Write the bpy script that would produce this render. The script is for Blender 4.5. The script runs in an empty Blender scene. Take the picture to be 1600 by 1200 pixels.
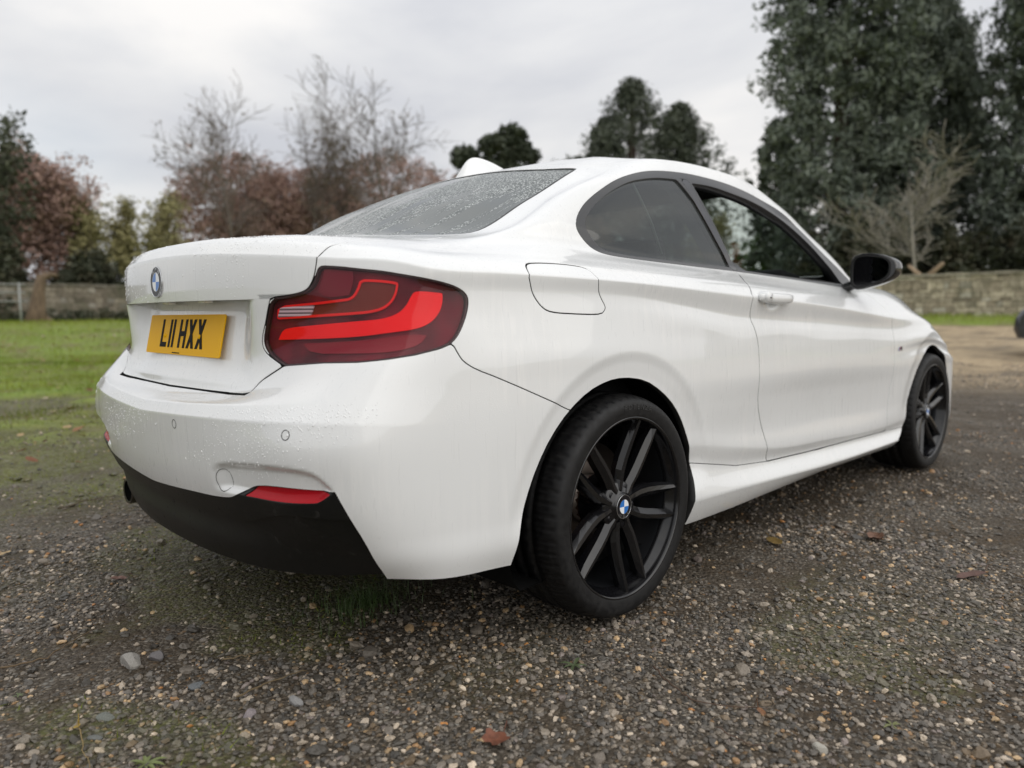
import bpy, bmesh, math, random
import numpy as np
from mathutils import Vector, Matrix, Euler
C=bpy.context; SC=C.scene; COL=SC.collection
rnd=random.Random(7)
# ================================================================= camera, sky, sun, exposure
CAMPOS=(-1.6035,-2.0514,.8459)
def camera_matrix():
    yaw,pitch,roll=.79281,-.09525,-.00709
    cy,sy,cp,sp=math.cos(yaw),math.sin(yaw),math.cos(pitch),math.sin(pitch)
    f=Vector((cy*cp,sy*cp,sp)); r=Vector((sy,-cy,0)); u=r.cross(f)
    c,s=math.cos(roll),math.sin(roll)
    r2=c*r+s*u; u2=-s*r+c*u
    m=Matrix((r2,u2,-f)).transposed().to_4x4(); m.translation=Vector(CAMPOS); return m
cd=bpy.data.cameras.new('camera'); cam=bpy.data.objects.new('camera',cd); COL.objects.link(cam)
cam.matrix_world=camera_matrix(); cd.sensor_width=36; cd.lens=36*1138.4/1600; cd.clip_start=.05; cd.clip_end=2000
cd.dof.use_dof=True; cd.dof.focus_distance=1.9; cd.dof.aperture_fstop=2.2
SC.camera=cam
SUN_EL,SUN_AZ=math.radians(27),math.radians(-82)      # azimuth from +x towards +y: behind the clouds, off the right front wing
W=bpy.data.worlds.new('World'); SC.world=W; W.use_nodes=True
def world():
    nt=W.node_tree; nt.nodes.clear(); N=nt.nodes.new; L=nt.links.new
    out=N('ShaderNodeOutputWorld'); bg=N('ShaderNodeBackground'); bg.inputs[1].default_value=.10
    sky=N('ShaderNodeTexSky'); sky.sky_type='NISHITA'; sky.sun_disc=False; sky.sun_elevation=SUN_EL; sky.sun_rotation=math.pi/2-SUN_AZ
    sky.air_density=1; sky.dust_density=1.5
    tc=N('ShaderNodeTexCoord'); mp=N('ShaderNodeMapping'); mp.inputs['Scale'].default_value=(1.0,1.0,2.6); mp.inputs['Rotation'].default_value=(0,0,math.radians(-17))
    n1=N('ShaderNodeTexNoise'); n1.inputs['Scale'].default_value=1.9; n1.inputs['Detail'].default_value=7; n1.inputs['Roughness'].default_value=.5; n1.inputs['Distortion'].default_value=.3
    L(tc.outputs['Generated'],mp.inputs[0]); L(mp.outputs[0],n1.inputs['Vector'])
    r1=N('ShaderNodeValToRGB'); e=r1.color_ramp.elements       # cloud deck brightness, thin to thick
    e[0].position=.36; e[0].color=(6.1,6.25,6.7,1); e[1].position=.62; e[1].color=(9.1,8.95,8.8,1)
    e.new(.5).color=(7.6,7.65,7.8,1)
    n2=N('ShaderNodeTexNoise'); n2.inputs['Scale'].default_value=.9; n2.inputs['Detail'].default_value=5
    L(mp.outputs[0],n2.inputs['Vector'])
    r2=N('ShaderNodeValToRGB'); r2.color_ramp.elements[0].position=.60; r2.color_ramp.elements[0].color=(1,1,1,1)
    r2.color_ramp.elements[1].position=.72; r2.color_ramp.elements[1].color=(.75,.75,.75,1)
    L(n1.outputs['Fac'],r1.inputs[0]); L(n2.outputs['Fac'],r2.inputs[0])
    mx=N('ShaderNodeMix'); mx.data_type='RGBA'
    L(r2.outputs[0],mx.inputs['Factor']); L(sky.outputs[0],mx.inputs['A']); L(r1.outputs[0],mx.inputs['B'])
    # an overcast deck grows brighter towards the zenith
    sx=N('ShaderNodeSeparateXYZ'); L(tc.outputs['Generated'],sx.inputs[0]); cl=N('ShaderNodeMath'); cl.operation='MAXIMUM'; cl.inputs[1].default_value=0; L(sx.outputs[2],cl.inputs[0])
    sq=N('ShaderNodeMath'); sq.operation='POWER'; sq.inputs[1].default_value=2; L(cl.outputs[0],sq.inputs[0]); ma=N('ShaderNodeMath'); ma.operation='MULTIPLY_ADD'; ma.inputs[1].default_value=.75; ma.inputs[2].default_value=1.0; L(sq.outputs[0],ma.inputs[0])
    vm=N('ShaderNodeVectorMath'); vm.operation='SCALE'; L(mx.outputs['Result'],vm.inputs[0]); L(ma.outputs[0],vm.inputs['Scale'])
    L(vm.outputs[0],bg.inputs[0]); L(bg.outputs[0],out.inputs[0])
world()
sd=bpy.data.lights.new('sun','SUN'); sd.energy=1.42; sd.angle=math.radians(85); sd.color=(1,.96,.9)
sun=bpy.data.objects.new('sun',sd); COL.objects.link(sun)
sdir=Vector((math.cos(SUN_EL)*math.cos(SUN_AZ),math.cos(SUN_EL)*math.sin(SUN_AZ),math.sin(SUN_EL)))
sun.rotation_euler=sdir.to_track_quat('Z','Y').to_euler()
vs=SC.view_settings; vs.view_transform='Standard'; vs.look='None'; vs.exposure=0; vs.gamma=1; vs.use_curve_mapping=False
SC.cycles.max_bounces=8; SC.cycles.transparent_max_bounces=24; SC.cycles.caustics_reflective=False; SC.cycles.caustics_refractive=False
# ================================================================= helpers
def mesh_obj(name,V,F,mat,parent=None,normals=None,smooth=True,loc=None,mats=None,midx=None):
    me=bpy.data.meshes.new(name); V=np.asarray(V,float)
    me.from_pydata([tuple(v) for v in V.tolist()],[],[tuple(f) for f in (F.tolist() if hasattr(F,'tolist') else F)])
    for m in (mats or [mat]): me.materials.append(m)
    if midx is not None: me.polygons.foreach_set('material_index',np.asarray(midx,'i'))
    if smooth: me.polygons.foreach_set('use_smooth',[True]*len(me.polygons))
    me.update()
    if normals is not None: me.normals_split_custom_set_from_vertices([tuple(n) for n in np.asarray(normals).tolist()])
    o=bpy.data.objects.new(name,me); COL.objects.link(o)
    if parent is not None: o.parent=parent
    if loc is not None: o.location=loc
    return o
def empty(name,loc=(0,0,0),rot=(0,0,0)):
    o=bpy.data.objects.new(name,None); o.empty_display_size=.2; COL.objects.link(o); o.location=loc; o.rotation_euler=rot; return o
def tag(o,label=None,cat=None,group=None,kind=None):
    for k,v in (('label',label),('category',cat),('group',group),('kind',kind)):
        if v: o[k]=v
    return o
class NT:
    def __init__(s,name):
        s.m=bpy.data.materials.new(name); s.m.use_nodes=True; s.t=s.m.node_tree; s.b=s.t.nodes['Principled BSDF']; s.o=s.t.nodes['Material Output']
    def n(s,typ,**k):
        x=s.t.nodes.new('ShaderNode'+typ)
        for a,v in k.items():
            if a.startswith('_'): setattr(x,a[1:],v)
            else: x.inputs[int(a[1:]) if a[0]=='i' and a[1:].isdigit() else a.replace('__',' ')].default_value=v
        return x
    def l(s,a,b): s.t.links.new(a,b)
    def set(s,**k):
        for a,v in k.items():
            a=a.replace('__',' ')
            if a=='Base Color' and len(v)==3: v=(*v,1)
            s.b.inputs[a].default_value=v
        return s
    def co(s,scale=(1,1,1),kind='Object',rot=(0,0,0)):
        t=s.n('TexCoord'); m=s.n('Mapping'); m.inputs['Scale'].default_value=scale; m.inputs['Rotation'].default_value=rot
        s.l(t.outputs[kind],m.inputs[0]); return m.outputs[0]
    def noise(s,vec,scale,detail=4,rough=.5,dist=0):
        x=s.n('TexNoise'); x.inputs['Scale'].default_value=scale; x.inputs['Detail'].default_value=detail; x.inputs['Roughness'].default_value=rough; x.inputs['Distortion'].default_value=dist
        if vec is not None: s.l(vec,x.inputs['Vector'])
        return x.outputs['Fac']
    def ramp(s,fac,stops,interp='LINEAR'):
        x=s.n('ValToRGB'); x.color_ramp.interpolation=interp; e=x.color_ramp.elements
        while len(e)<len(stops): e.new(.5)
        for q,(p,c) in zip(e,stops): q.position=p; q.color=c if len(c)==4 else (*c,1)
        s.l(fac,x.inputs[0]); return x.outputs[0]
    def mix(s,fac,a,b,mode='MIX'):
        x=s.n('Mix'); x.data_type='RGBA'; x.blend_type=mode
        for v,i in ((fac,'Factor'),(a,'A'),(b,'B')):
            if hasattr(v,'links') or hasattr(v,'is_linked'): s.l(v,x.inputs[i])
            else: x.inputs[i].default_value=(v if i=='Factor' else (v if len(v)==4 else (*v,1)))
        return x.outputs['Result']
    def math(s,op,a,b=None,c=None):
        x=s.n('Math'); x.operation=op
        for i,v in enumerate((a,b,c)):
            if v is None: continue
            if hasattr(v,'is_linked'): s.l(v,x.inputs[i])
            else: x.inputs[i].default_value=v
        return x.outputs[0]
    def bump(s,h,strength,dist=.001,normal=None):
        x=s.n('Bump'); x.inputs['Strength'].default_value=strength; x.inputs['Distance'].default_value=dist; s.l(h,x.inputs['Height'])
        if normal is not None: s.l(normal,x.inputs['Normal'])
        return x.outputs[0]
def simple(name,col,rough=.5,metal=0,coat=0,spec=.5):
    t=NT(name); t.set(Base__Color=col,Roughness=rough,Metallic=metal); t.b.inputs['Coat Weight'].default_value=coat; t.b.inputs['Specular IOR Level'].default_value=spec; return t.m
# ---- materials of the car
def m_paint():
    t=NT('white_paint'); t.set(Base__Color=(.75,.755,.74),Roughness=.34); t.b.inputs['Coat Weight'].default_value=1; t.b.inputs['Coat Roughness'].default_value=.03
    co=t.co(); runs=t.noise(t.co((55,55,2.2)),1.0,5,.62,.35)          # water runs down the panels
    runs2=t.noise(t.co((150,150,5)),1.0,3,.6)
    patch=t.noise(co,3.1,3,.5)
    msk=t.ramp(patch,[(.42,(0,0,0)),(.62,(1,1,1))])
    rr=t.ramp(runs,[(.47,(0,0,0)),(.56,(1,1,1))])
    h=t.mix(msk,(.5,.5,.5),rr)
    b1=t.bump(h,.07,.0010)
    vo=t.n('TexVoronoi'); vo.inputs['Scale'].default_value=230; t.l(co,vo.inputs['Vector'])
    dr=t.ramp(vo.outputs['Distance'],[(.10,(1,1,1)),(.34,(0,0,0))])
    dm=t.ramp(t.noise(co,7,3,.6),[(.50,(0,0,0)),(.62,(1,1,1))])
    dd=t.mix(dm,(0,0,0),dr)
    b2=t.bump(dd,.35,.0012,b1)
    t.l(b2,t.b.inputs['Coat Normal']); t.l(t.bump(dd,.2,.0008),t.b.inputs['Normal'])
    fine=t.ramp(runs2,[(.3,(.25,)*3),(.7,(.42,)*3)]); t.l(fine,t.b.inputs['Roughness'])
    dirt=t.noise(co,1.6,4,.6); c=t.ramp(dirt,[(.3,(.745,.757,.757)),(.7,(.775,.786,.786))])
    run_sheen=t.ramp(runs,[(.50,(0,0,0)),(.60,(1,1,1))]); rc=t.mix(run_sheen,t.mix(.14,c,(.62,.625,.62)),(.79,.795,.79)); rc2=t.mix(msk,c,rc); t.l(rc2,t.b.inputs['Base Color'])  # sheen of the wet runs painted in as lighter base colour
    return t.m
PAINT=m_paint()
def m_satin():
    t=NT('black_bumper_plastic'); t.set(Base__Color=(.012,.012,.012),Roughness=.40); t.b.inputs['Specular IOR Level'].default_value=.3; co=t.co()
    d=t.noise(co,38,6,.7); m=t.ramp(d,[(.60,(0,0,0)),(.68,(1,1,1))]); t.l(t.mix(t.math('MULTIPLY',m,.35),(.006,.0062,.006),(.04,.036,.030)),t.b.inputs['Base Color'])
    t.l(t.ramp(m,[(0,(.40,)*3),(1,(.8,)*3)]),t.b.inputs['Roughness']); return t.m
SATIN=m_satin(); SEAL=simple('dark_red_lamp_rim',(.022,.003,.005),.3)
BLACK=simple('black_rubber_and_gap_shade',(.008,.008,.008),.6); GLOSSB=simple('gloss_black',(.006,.006,.007),.12,0,.6)
CABIN=simple('cabin_lining',(.010,.011,.013),.85); LEATHER=simple('black_leather',(.014,.014,.015),.5)
LINER=simple('wheel_arch_liner',(.004,.004,.004),.95,spec=.15)
def m_trim():
    t=NT('window_trim_black'); t.set(Base__Color=(.014,.015,.017),Roughness=.36); t.b.inputs['Coat Weight'].default_value=.3
    t.l(t.bump(t.noise(t.co(),420,2),.15,.0008),t.b.inputs['Normal']); return t.m
TRIM=m_trim()
CHROME=simple('chrome',(.75,.75,.76),.12,1)
def schlick(t):
    lw=t.n('LayerWeight'); lw.inputs[0].default_value=.5; return t.math('ADD',t.math('MULTIPLY',t.math('POWER',lw.outputs['Facing'],5),.97),.03)
def m_glass(name,tint,refl,alpha):
    t=NT(name); t.t.nodes.remove(t.b)
    tr=t.n('BsdfTransparent'); tr.inputs[0].default_value=(*tint,1)
    gl=t.n('BsdfGlossy'); gl.inputs['Roughness'].default_value=.03; gl.inputs[0].default_value=(1,1,1,1)
    fr=schlick(t); m=t.n('MixShader')
    df=t.n('BsdfDiffuse'); df.inputs[0].default_value=(.085,.10,.096,1); m2=t.n('MixShader'); m2.inputs[0].default_value=alpha
    t.l(tr.outputs[0],m2.inputs[1]); t.l(df.outputs[0],m2.inputs[2])
    t.l(t.math('ADD',fr,refl),m.inputs[0]); t.l(m2.outputs[0],m.inputs[1]); t.l(gl.outputs[0],m.inputs[2]); t.l(m.outputs[0],t.o.inputs[0]); return t.m
GLASS=m_glass('tinted_side_glass',(.30,.34,.32),.04,.22); CLEAR=m_glass('clear_window_glass',(.62,.70,.66),.02,.05)
def m_rearglass():
    t=NT('wet_rear_glass'); co=t.co(); t.set(Roughness=.12,Base__Color=(.03,.035,.035)); t.b.inputs['Specular IOR Level'].default_value=.7
    vo=t.n('TexVoronoi'); vo.inputs['Scale'].default_value=170; t.l(co,vo.inputs['Vector'])
    dots=t.ramp(vo.outputs['Distance'],[(.22,(1,1,1)),(.5,(0,0,0))])
    # streaks run down the slope of the glass (x,z fall together)
    st=t.noise(t.co((1.1,30,1.1)),1.0,6,.7,.7)
    big=t.noise(t.co((2.0,2.6,2.0)),1.0,3,.5)
    clear=t.ramp(t.math('ADD',t.math('MULTIPLY',st,.65),t.math('MULTIPLY',big,.55)),[(.605,(0,0,0)),(.622,(1,1,1))])
    cov=t.mix(clear,dots,(.04,.04,.04))
    base=t.mix(cov,(.06,.072,.070),(.58,.61,.60))
    t.l(base,t.b.inputs['Base Color'])
    t.l(t.ramp(clear,[(0,(.38,)*3),(1,(.07,)*3)]),t.b.inputs['Roughness'])
    t.l(t.bump(cov,.5,.0012),t.b.inputs['Normal']); return t.m
REARG=m_rearglass()
def m_lampglass():
    t=NT('tail_lamp_lens'); t.t.nodes.remove(t.b)
    tr=t.n('BsdfTransparent'); tr.inputs[0].default_value=(.96,.80,.82,1)
    gl=t.n('BsdfGlossy'); gl.inputs['Roughness'].default_value=.04
    fr=schlick(t); m=t.n('MixShader')
    t.l(fr,m.inputs[0]); t.l(tr.outputs[0],m.inputs[1]); t.l(gl.outputs[0],m.inputs[2]); t.l(m.outputs[0],t.o.inputs[0]); return t.m
LENS=m_lampglass()
def m_lampbase():
    t=NT('dark_red_lamp_housing'); co=t.co(); t.set(Roughness=.5); t.b.inputs['Specular IOR Level'].default_value=.1
    ln=t.noise(t.co((4,4,240)),1.0,1); n=t.noise(co,9,3,.5)
    t.l(t.mix(t.ramp(n,[(.35,(0,0,0)),(.7,(1,1,1))]),(.060,.004,.010),(.20,.014,.030)),t.b.inputs['Base Color'])
    t.l(t.bump(ln,.3,.001),t.b.inputs['Normal']); return t.m
LAMPB=m_lampbase()
def m_red(name,c,r=.25):
    t=NT(name); t.set(Base__Color=c,Roughness=r); t.b.inputs['Specular IOR Level'].default_value=.15
    t.l(t.bump(t.noise(t.co((40,40,260)),1.0,1),.25,.0006),t.b.inputs['Normal']); return t.m
REDBAR=m_red('bright_red_light_guide',(1,.006,.010)); REDLINE=m_red('red_lamp_edge',(.85,.02,.02)); AMBER=m_red('amber_brown_indicator',(.16,.035,.022)); REFL=m_red('dark_red_reflector',(.42,.008,.016))
def m_rev():
    t=NT('reversing_lamp'); t.set(Roughness=.2); s=t.n('TexWave'); s.inputs['Scale'].default_value=38; s.bands_direction='Z'; t.l(t.co(),s.inputs['Vector'])
    t.l(t.ramp(s.outputs['Fac'],[(.3,(.16,.16,.17)),(.6,(.62,.63,.66))]),t.b.inputs['Base Color']); t.l(t.bump(s.outputs['Fac'],.5,.002),t.b.inputs['Normal']); return t.m
REV=m_rev(); FACET=m_red('dim_red_lamp_facet',(.22,.010,.022)); FACET2=m_red('dark_red_lamp_facet',(.17,.010,.024))
def m_tyre():
    t=NT('tyre_rubber'); t.set(Base__Color=(.014,.014,.015),Roughness=.55); co=t.co()
    n=t.noise(co,60,5,.7); t.l(t.mix(t.ramp(n,[(.45,(0,0,0)),(.7,(1,1,1))]),(.004,.004,.0045),(.012,.0115,.011)),t.b.inputs['Base Color'])
    t.l(t.ramp(n,[(.3,(.42,)*3),(.7,(.75,)*3)]),t.b.inputs['Roughness']); t.b.inputs['Specular IOR Level'].default_value=.35; return t.m
TYRE=m_tyre()
RIM=simple('gloss_black_alloy',(.006,.006,.007),.14,.0,.0,.6); RIMIN=simple('dark_alloy_barrel',(.035,.037,.042),.28,.7)
DISC=simple('brake_disc_steel',(.20,.17,.15),.38,1); RUST=simple('rusty_hub',(.09,.045,.028),.8)
PLATE=simple('plate_yellow',(.80,.43,.004),.5,0,0,.15); INK=simple('plate_black',(.004,.004,.005),.6,0,0,.1)
BLUE=simple('badge_blue',(.02,.16,.52),.3,0,.1); WHITE=simple('badge_white',(.8,.82,.84),.3,0,.1); BBLK=simple('badge_black',(.006,.006,.008),.3,0,.0,.3)
SILVER=simple('silver',(.55,.56,.57),.25,1); MRED=simple('red_stripe',(.6,.02,.02),.3); MBLU=simple('navy_stripe',(.02,.04,.22),.3)
LAMPW=simple('licence_lamp',(.9,.9,.85),.15,0,1)
# ---------------------------------------------------------------- body surface of the coupe
# columns run round the car (rear centre -> right side -> front centre), rings run from the sill to the roof centre
SX=np.array([-.62,-.45,-.25,0,.3,.6,.95,1.4,1.85,2.2,2.45,2.7,2.95,3.15])     # side stations, columns 5..18
def ip(tab,x):
    xs=sorted(tab); return np.interp(x,xs,[tab[k] for k in xs])
def smooth_ip(tab,x):
    xs=np.array(sorted(tab),float); ys=np.array([tab[k] for k in sorted(tab)],float)
    h=np.diff(xs); d=np.diff(ys)/h; m=np.zeros(len(xs)); m[0]=d[0]; m[-1]=d[-1]
    m[1:-1]=(d[:-1]*h[1:]+d[1:]*h[:-1])/(h[1:]+h[:-1])
    x=np.clip(np.atleast_1d(x),xs[0],xs[-1]); i=np.clip(np.searchsorted(xs,x)-1,0,len(h)-1); t=(x-xs[i])/h[i]
    return ((2*t**3-3*t**2+1)*ys[i]+(t**3-2*t**2+t)*h[i]*m[i]+(3*t**2-2*t**3)*ys[i+1]+(t**3-t**2)*h[i]*m[i+1])
BW={-.62:.838,-.45:.866,-.25:.882,0:.888,.3:.885,.6:.873,.95:.863,1.4:.858,1.85:.862,2.2:.872,2.45:.882,2.7:.885,2.95:.882,3.15:.846}
FR=[(3.29,.735),(3.41,.55),(3.465,.28),(3.48,0)]          # front columns 19..22 of the base ring
def ring(rear,dw,z,fdx=0.,fz=None):
    """rear: 5 (x,w,z); dw,z tables over side x; front inset fdx and heights fz"""
    P=[(a,b,c) for a,b,c in rear]
    for i,x in enumerate(SX):
        P.append((x,ip(BW,x)+float(smooth_ip(dw,x)[0]),float(smooth_ip(z,x)[0])))
    ez=P[-1][2]; fz=fz if fz is not None else [ez]*4
    dwe=P[-1][1]-ip(BW,3.15)
    for (x,w),zz in zip(FR,fz): P.append((x-fdx,w+(dwe if w>.5 else 0)*w/.77,zz))
    return np.array(P,float)
def build_rings():
    R=[];K=[]   # rings, crease strength along columns (scalar or array)
    def add(r,k=0.): R.append(r);K.append(k)
    # 0 bottom edge
    add(ring([(-.898,0,.243),(-.885,.28,.245),(-.845,.50,.250),(-.780,.64,.258),(-.718,.745,.270)],
        {-.62:-.022,-.25:-.022,.3:-.028,2.2:-.028,3.15:-.03},{-.62:.262,-.25:.242,.3:.196,1.4:.187,2.2:.188,2.7:.2,3.15:.19},.06,[.185,.18,.18,.18]))
    # 1 sill crease / lower rear
    add(ring([(-.915,0,.300),(-.904,.28,.301),(-.866,.51,.305),(-.80,.66,.312),(-.745,.765,.315)],
        {-.62:-.006,-.25:-.004,.3:.004,1:.006,2.2:.004,3.15:-.005},{-.62:.31,-.25:.29,.3:.275,.45:.268,.75:.253,1.28:.226,2.2:.222,2.7:.24,3.15:.26},.02,[.25,.25,.25,.25]),
        np.concatenate([np.zeros(8),[.3,.6],np.ones(6)*.7,[.3],np.zeros(6)]))
    # 2 sill top line
    add(ring([(-.915,0,.352),(-.906,.28,.355),(-.878,.52,.362),(-.838,.677,.372),(-.778,.772,.378)],
        {-.62:-.003,-.25:-.002,.3:-.016,1:-.02,2.2:-.016,3.15:0},{-.62:.37,-.25:.37,0:.38,.36:.385,.6:.338,.85:.318,1.3:.300,2.2:.277,2.7:.3,3.15:.33},.0,[.32]*4))
    # 3 door lower crease
    add(ring([(-.938,0,.405),(-.929,.28,.408),(-.899,.52,.418),(-.862,.685,.430),(-.798,.776,.436)],
        {-.62:-.001,-.25:0,.3:-.004,1:-.006,2.2:-.006,3.15:0},{-.62:.43,0:.44,.36:.44,.6:.401,.85:.362,1.3:.330,2.2:.312,2.7:.37,3.15:.4},.0,[.39]*4),
        np.concatenate([np.zeros(9),[.2,.5],np.ones(3)*.6,[.4,.1],np.zeros(7)]))
    # 4
    add(ring([(-.952,0,.462),(-.943,.28,.465),(-.914,.52,.475),(-.873,.688,.485),(-.806,.780,.490)],
        {-.62:0,0:0,.3:-.004,.6:-.010,1:-.014,2.0:-.012,2.3:-.004,3.15:0},{-.62:.49,0:.5,.36:.49,.6:.45,.85:.435,1.3:.425,2.2:.41,2.7:.46,3.15:.47},.0,[.46]*4))
    # 5
    add(ring([(-.960,0,.545),(-.950,.28,.548),(-.922,.52,.558),(-.882,.690,.57),(-.812,.782,.575)],
        {-.62:0,0:0,.6:-.005,1:-.010,2.0:-.008,2.3:-.002,3.15:0},{-.62:.575,0:.58,.6:.55,1.3:.535,2.2:.525,2.7:.56,3.15:.55},.0,[.54]*4))
    # 6 widest / bumper crease
    add(ring([(-.962,0,.602),(-.952,.28,.612),(-.919,.52,.620),(-.872,.688,.625),(-.800,.783,.624)],
        {-.62:-.001,0:0,3.15:0},{-.62:.612,-.45:.608,0:.625,.6:.625,1.3:.62,2.2:.605,2.7:.64,3.15:.57},.005,[.6]*4),
        np.concatenate([[1,1,1,.95,.8,.4],np.zeros(17)]))
    # 7 shelf edge
    add(ring([(-.950,0,.629),(-.938,.28,.640),(-.899,.52,.652),(-.848,.676,.666),(-.772,.778,.675)],
        {-.62:-.005,0:-.002,.6:-.0018,1:-.0018,2:-.0018,3.15:-.02},{-.62:.68,0:.69,.6:.68,1.3:.67,2.2:.655,2.7:.675,3.15:.59},.01,[.64]*4),
        np.concatenate([[.9,.9,.8,.3,0],np.zeros(18)]))
    # 8 lid foot
    add(ring([(-.885,0,.660),(-.873,.28,.662),(-.850,.52,.690),(-.806,.66,.722),(-.735,.768,.745)],
        {-.62:-.012,-.25:-.005,0:-.005,.6:-.0042,1:-.0040,2:-.0038,2.7:-.005,2.95:-.015,3.15:-.045},{-.62:.765,0:.745,.6:.722,1.3:.708,2.2:.69,2.7:.70,3.15:.61},.02,[.68]*4),
        np.concatenate([[.3,.3,.2],np.zeros(20)]))
    # 9 
    add(ring([(-.876,0,.70),(-.864,.28,.705),(-.822,.52,.742),(-.775,.66,.768),(-.706,.762,.785)],
        {-.62:-.018,-.25:-.011,0:-.010,.6:-.0068,1:-.0066,2:-.0062,2.7:-.011,2.95:-.03,3.15:-.07},{-.62:.80,0:.79,.6:.755,1.3:.735,2.2:.712,2.7:.72,3.15:.63},.04,[.70]*4))
    # 10 tail lamp middle / under swage
    add(ring([(-.886,0,.80),(-.874,.28,.805),(-.817,.52,.825),(-.765,.66,.835),(-.696,.758,.84)],
        {-.62:-.026,-.25:-.018,0:-.016,.3:-.0125,.6:-.0112,1.3:-.0108,2:-.010,2.45:-.014,2.7:-.02,2.95:-.05,3.15:-.09},{-.62:.85,0:.848,.3:.828,.6:.795,.95:.785,1.3:.770,2.2:.738,2.7:.745,3.15:.66},.06,[.72]*4))
    # 11 
    add(ring([(-.902,0,.89),(-.886,.28,.892),(-.822,.52,.90),(-.764,.66,.905),(-.692,.756,.905)],
        {-.62:-.028,-.25:-.021,0:-.021,.3:-.022,.6:-.020,1.3:-.017,2:-.015,2.45:-.022,2.7:-.035,3.15:-.10},{-.62:.902,-.25:.900,0:.893,.19:.878,.43:.851,.66:.832,.95:.818,1.3:.803,2.2:.765,2.7:.765,3.15:.69},.09,[.69]*4),
        np.concatenate([np.zeros(8),[.35,.7,.6,.35,.1],np.zeros(10)]))
    # 12 deck crease + swage
    add(ring([(-.900,0,1.000),(-.884,.28,.994),(-.820,.52,.980),(-.758,.660,.969),(-.684,.757,.962)],
        {-.62:-.026,-.25:-.016,0:-.014,.6:-.008,1.3:-.006,2:-.010,2.45:-.030,2.7:-.050,2.95:-.09,3.15:-.125},{-.62:.946,-.45:.941,0:.930,.3:.918,.6:.905,.95:.891,1.3:.875,1.85:.836,2.2:.812,2.45:.803,2.7:.792,2.95:.755,3.15:.72},.13,[.745,.75,.75,.75]),
        np.concatenate([[.8,.8,.85,.85,.8,.75,.75,.75],np.ones(6)*.85,[.6,.3,.1],np.zeros(6)]))
    def full(rear,side,front):
        return np.array(list(rear)+list(side)+list(front),float)
    def side(xs,ws,zs):   # explicit over columns 5..18
        return list(zip(xs,ws,zs))
    # 13 lip crest + shoulder
    add(full([(-.870,0,1.031),(-.855,.28,1.026),(-.790,.52,1.010),(-.728,.648,.996),(-.650,.735,.985)],
        side([-.60,-.44,-.25,0,.3,.6,.95,1.4,1.85,2.2,2.45,2.7,2.93,3.08],
             [.778,.81,.832,.838,.838,.832,.825,.817,.81,.80,.793,.775,.735,.67],
             [.974,.970,.967,.961,.952,.941,.928,.912,.895,.885,.876,.838,.790,.755]),
        [(3.12,.60,.755),(3.22,.42,.765),(3.27,.2,.77),(3.28,0,.77)]))
    # 14
    add(full([(-.80,0,1.046),(-.79,.27,1.042),(-.75,.50,1.026),(-.695,.625,1.010),(-.62,.70,1.0)],
        side([-.56,-.42,-.25,-.02,.28,.6,.95,1.4,1.85,2.18,2.42,2.64,2.85,2.97],
             [.728,.757,.778,.787,.790,.788,.783,.776,.768,.757,.745,.725,.69,.65],
             [.992,.993,.994,.990,.982,.970,.956,.942,.935,.934,.926,.905,.862,.822]),
        [(3.00,.56,.815),(3.07,.40,.825),(3.11,.2,.835),(3.12,0,.835)]))
    # 15 belt line
    add(full([(-.65,0,1.060),(-.63,.25,1.055),(-.58,.44,1.045),(-.50,.59,1.034),(-.455,.655,1.026)],
        side([-.41,-.33,-.22,0,.26,.6,.95,1.4,1.80,2.08,2.20,2.32,2.43,2.50],
             [.685,.705,.720,.729,.731,.731,.730,.728,.720,.700,.67,.63,.58,.51],
             [1.024,1.026,1.028,1.024,1.015,1.006,.998,.985,.976,.978,.980,.977,.967,.956]),
        [(2.54,.42,.95),(2.58,.30,.95),(2.60,.15,.95),(2.61,0,.95)]))
    # 16 rear window foot / lower pillar
    add(full([(-.50,0,1.076),(-.475,.22,1.073),(-.41,.42,1.064),(-.305,.578,1.062),(-.255,.642,1.066)],
        side([-.22,-.17,-.10,.05,.28,.58,.92,1.32,1.72,2.00,2.07,2.12,2.16,2.185],
             [.664,.680,.692,.703,.709,.711,.711,.708,.698,.645,.60,.53,.46,.38],
             [1.080,1.092,1.100,1.094,1.080,1.070,1.062,1.054,1.050,1.050,1.02,1.015,1.012,1.012]),
        [(2.20,.29,1.012),(2.22,.2,1.014),(2.23,.1,1.015),(2.235,0,1.015)]))
    # 17 mid
    add(full([(-.205,0,1.206),(-.19,.20,1.203),(-.14,.40,1.188),(-.065,.548,1.172),(-.018,.603,1.180)],
        side([0,.03,.08,.17,.33,.60,.88,1.20,1.50,1.70,1.76,1.80,1.84,1.865],
             [.622,.636,.648,.659,.668,.673,.673,.667,.655,.612,.56,.49,.42,.35],
             [1.190,1.201,1.208,1.208,1.203,1.197,1.194,1.192,1.195,1.197,1.205,1.21,1.212,1.214]),
        [(1.885,.28,1.216),(1.90,.19,1.218),(1.908,.1,1.22),(1.912,0,1.22)]))
    # 18 DLO top
    add(full([(.135,0,1.336),(.145,.19,1.332),(.175,.36,1.320),(.225,.500,1.306),(.262,.548,1.300)],
        side([.285,.305,.335,.39,.49,.65,.84,1.02,1.22,1.43,1.50,1.53,1.56,1.575],
             [.563,.576,.588,.599,.609,.617,.621,.623,.628,.610,.55,.48,.40,.33],
             [1.303,1.307,1.311,1.317,1.326,1.334,1.334,1.321,1.290,1.292,1.315,1.325,1.332,1.336]),
        [(1.59,.25,1.34),(1.60,.17,1.343),(1.61,.09,1.345),(1.612,0,1.346)]))
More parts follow.
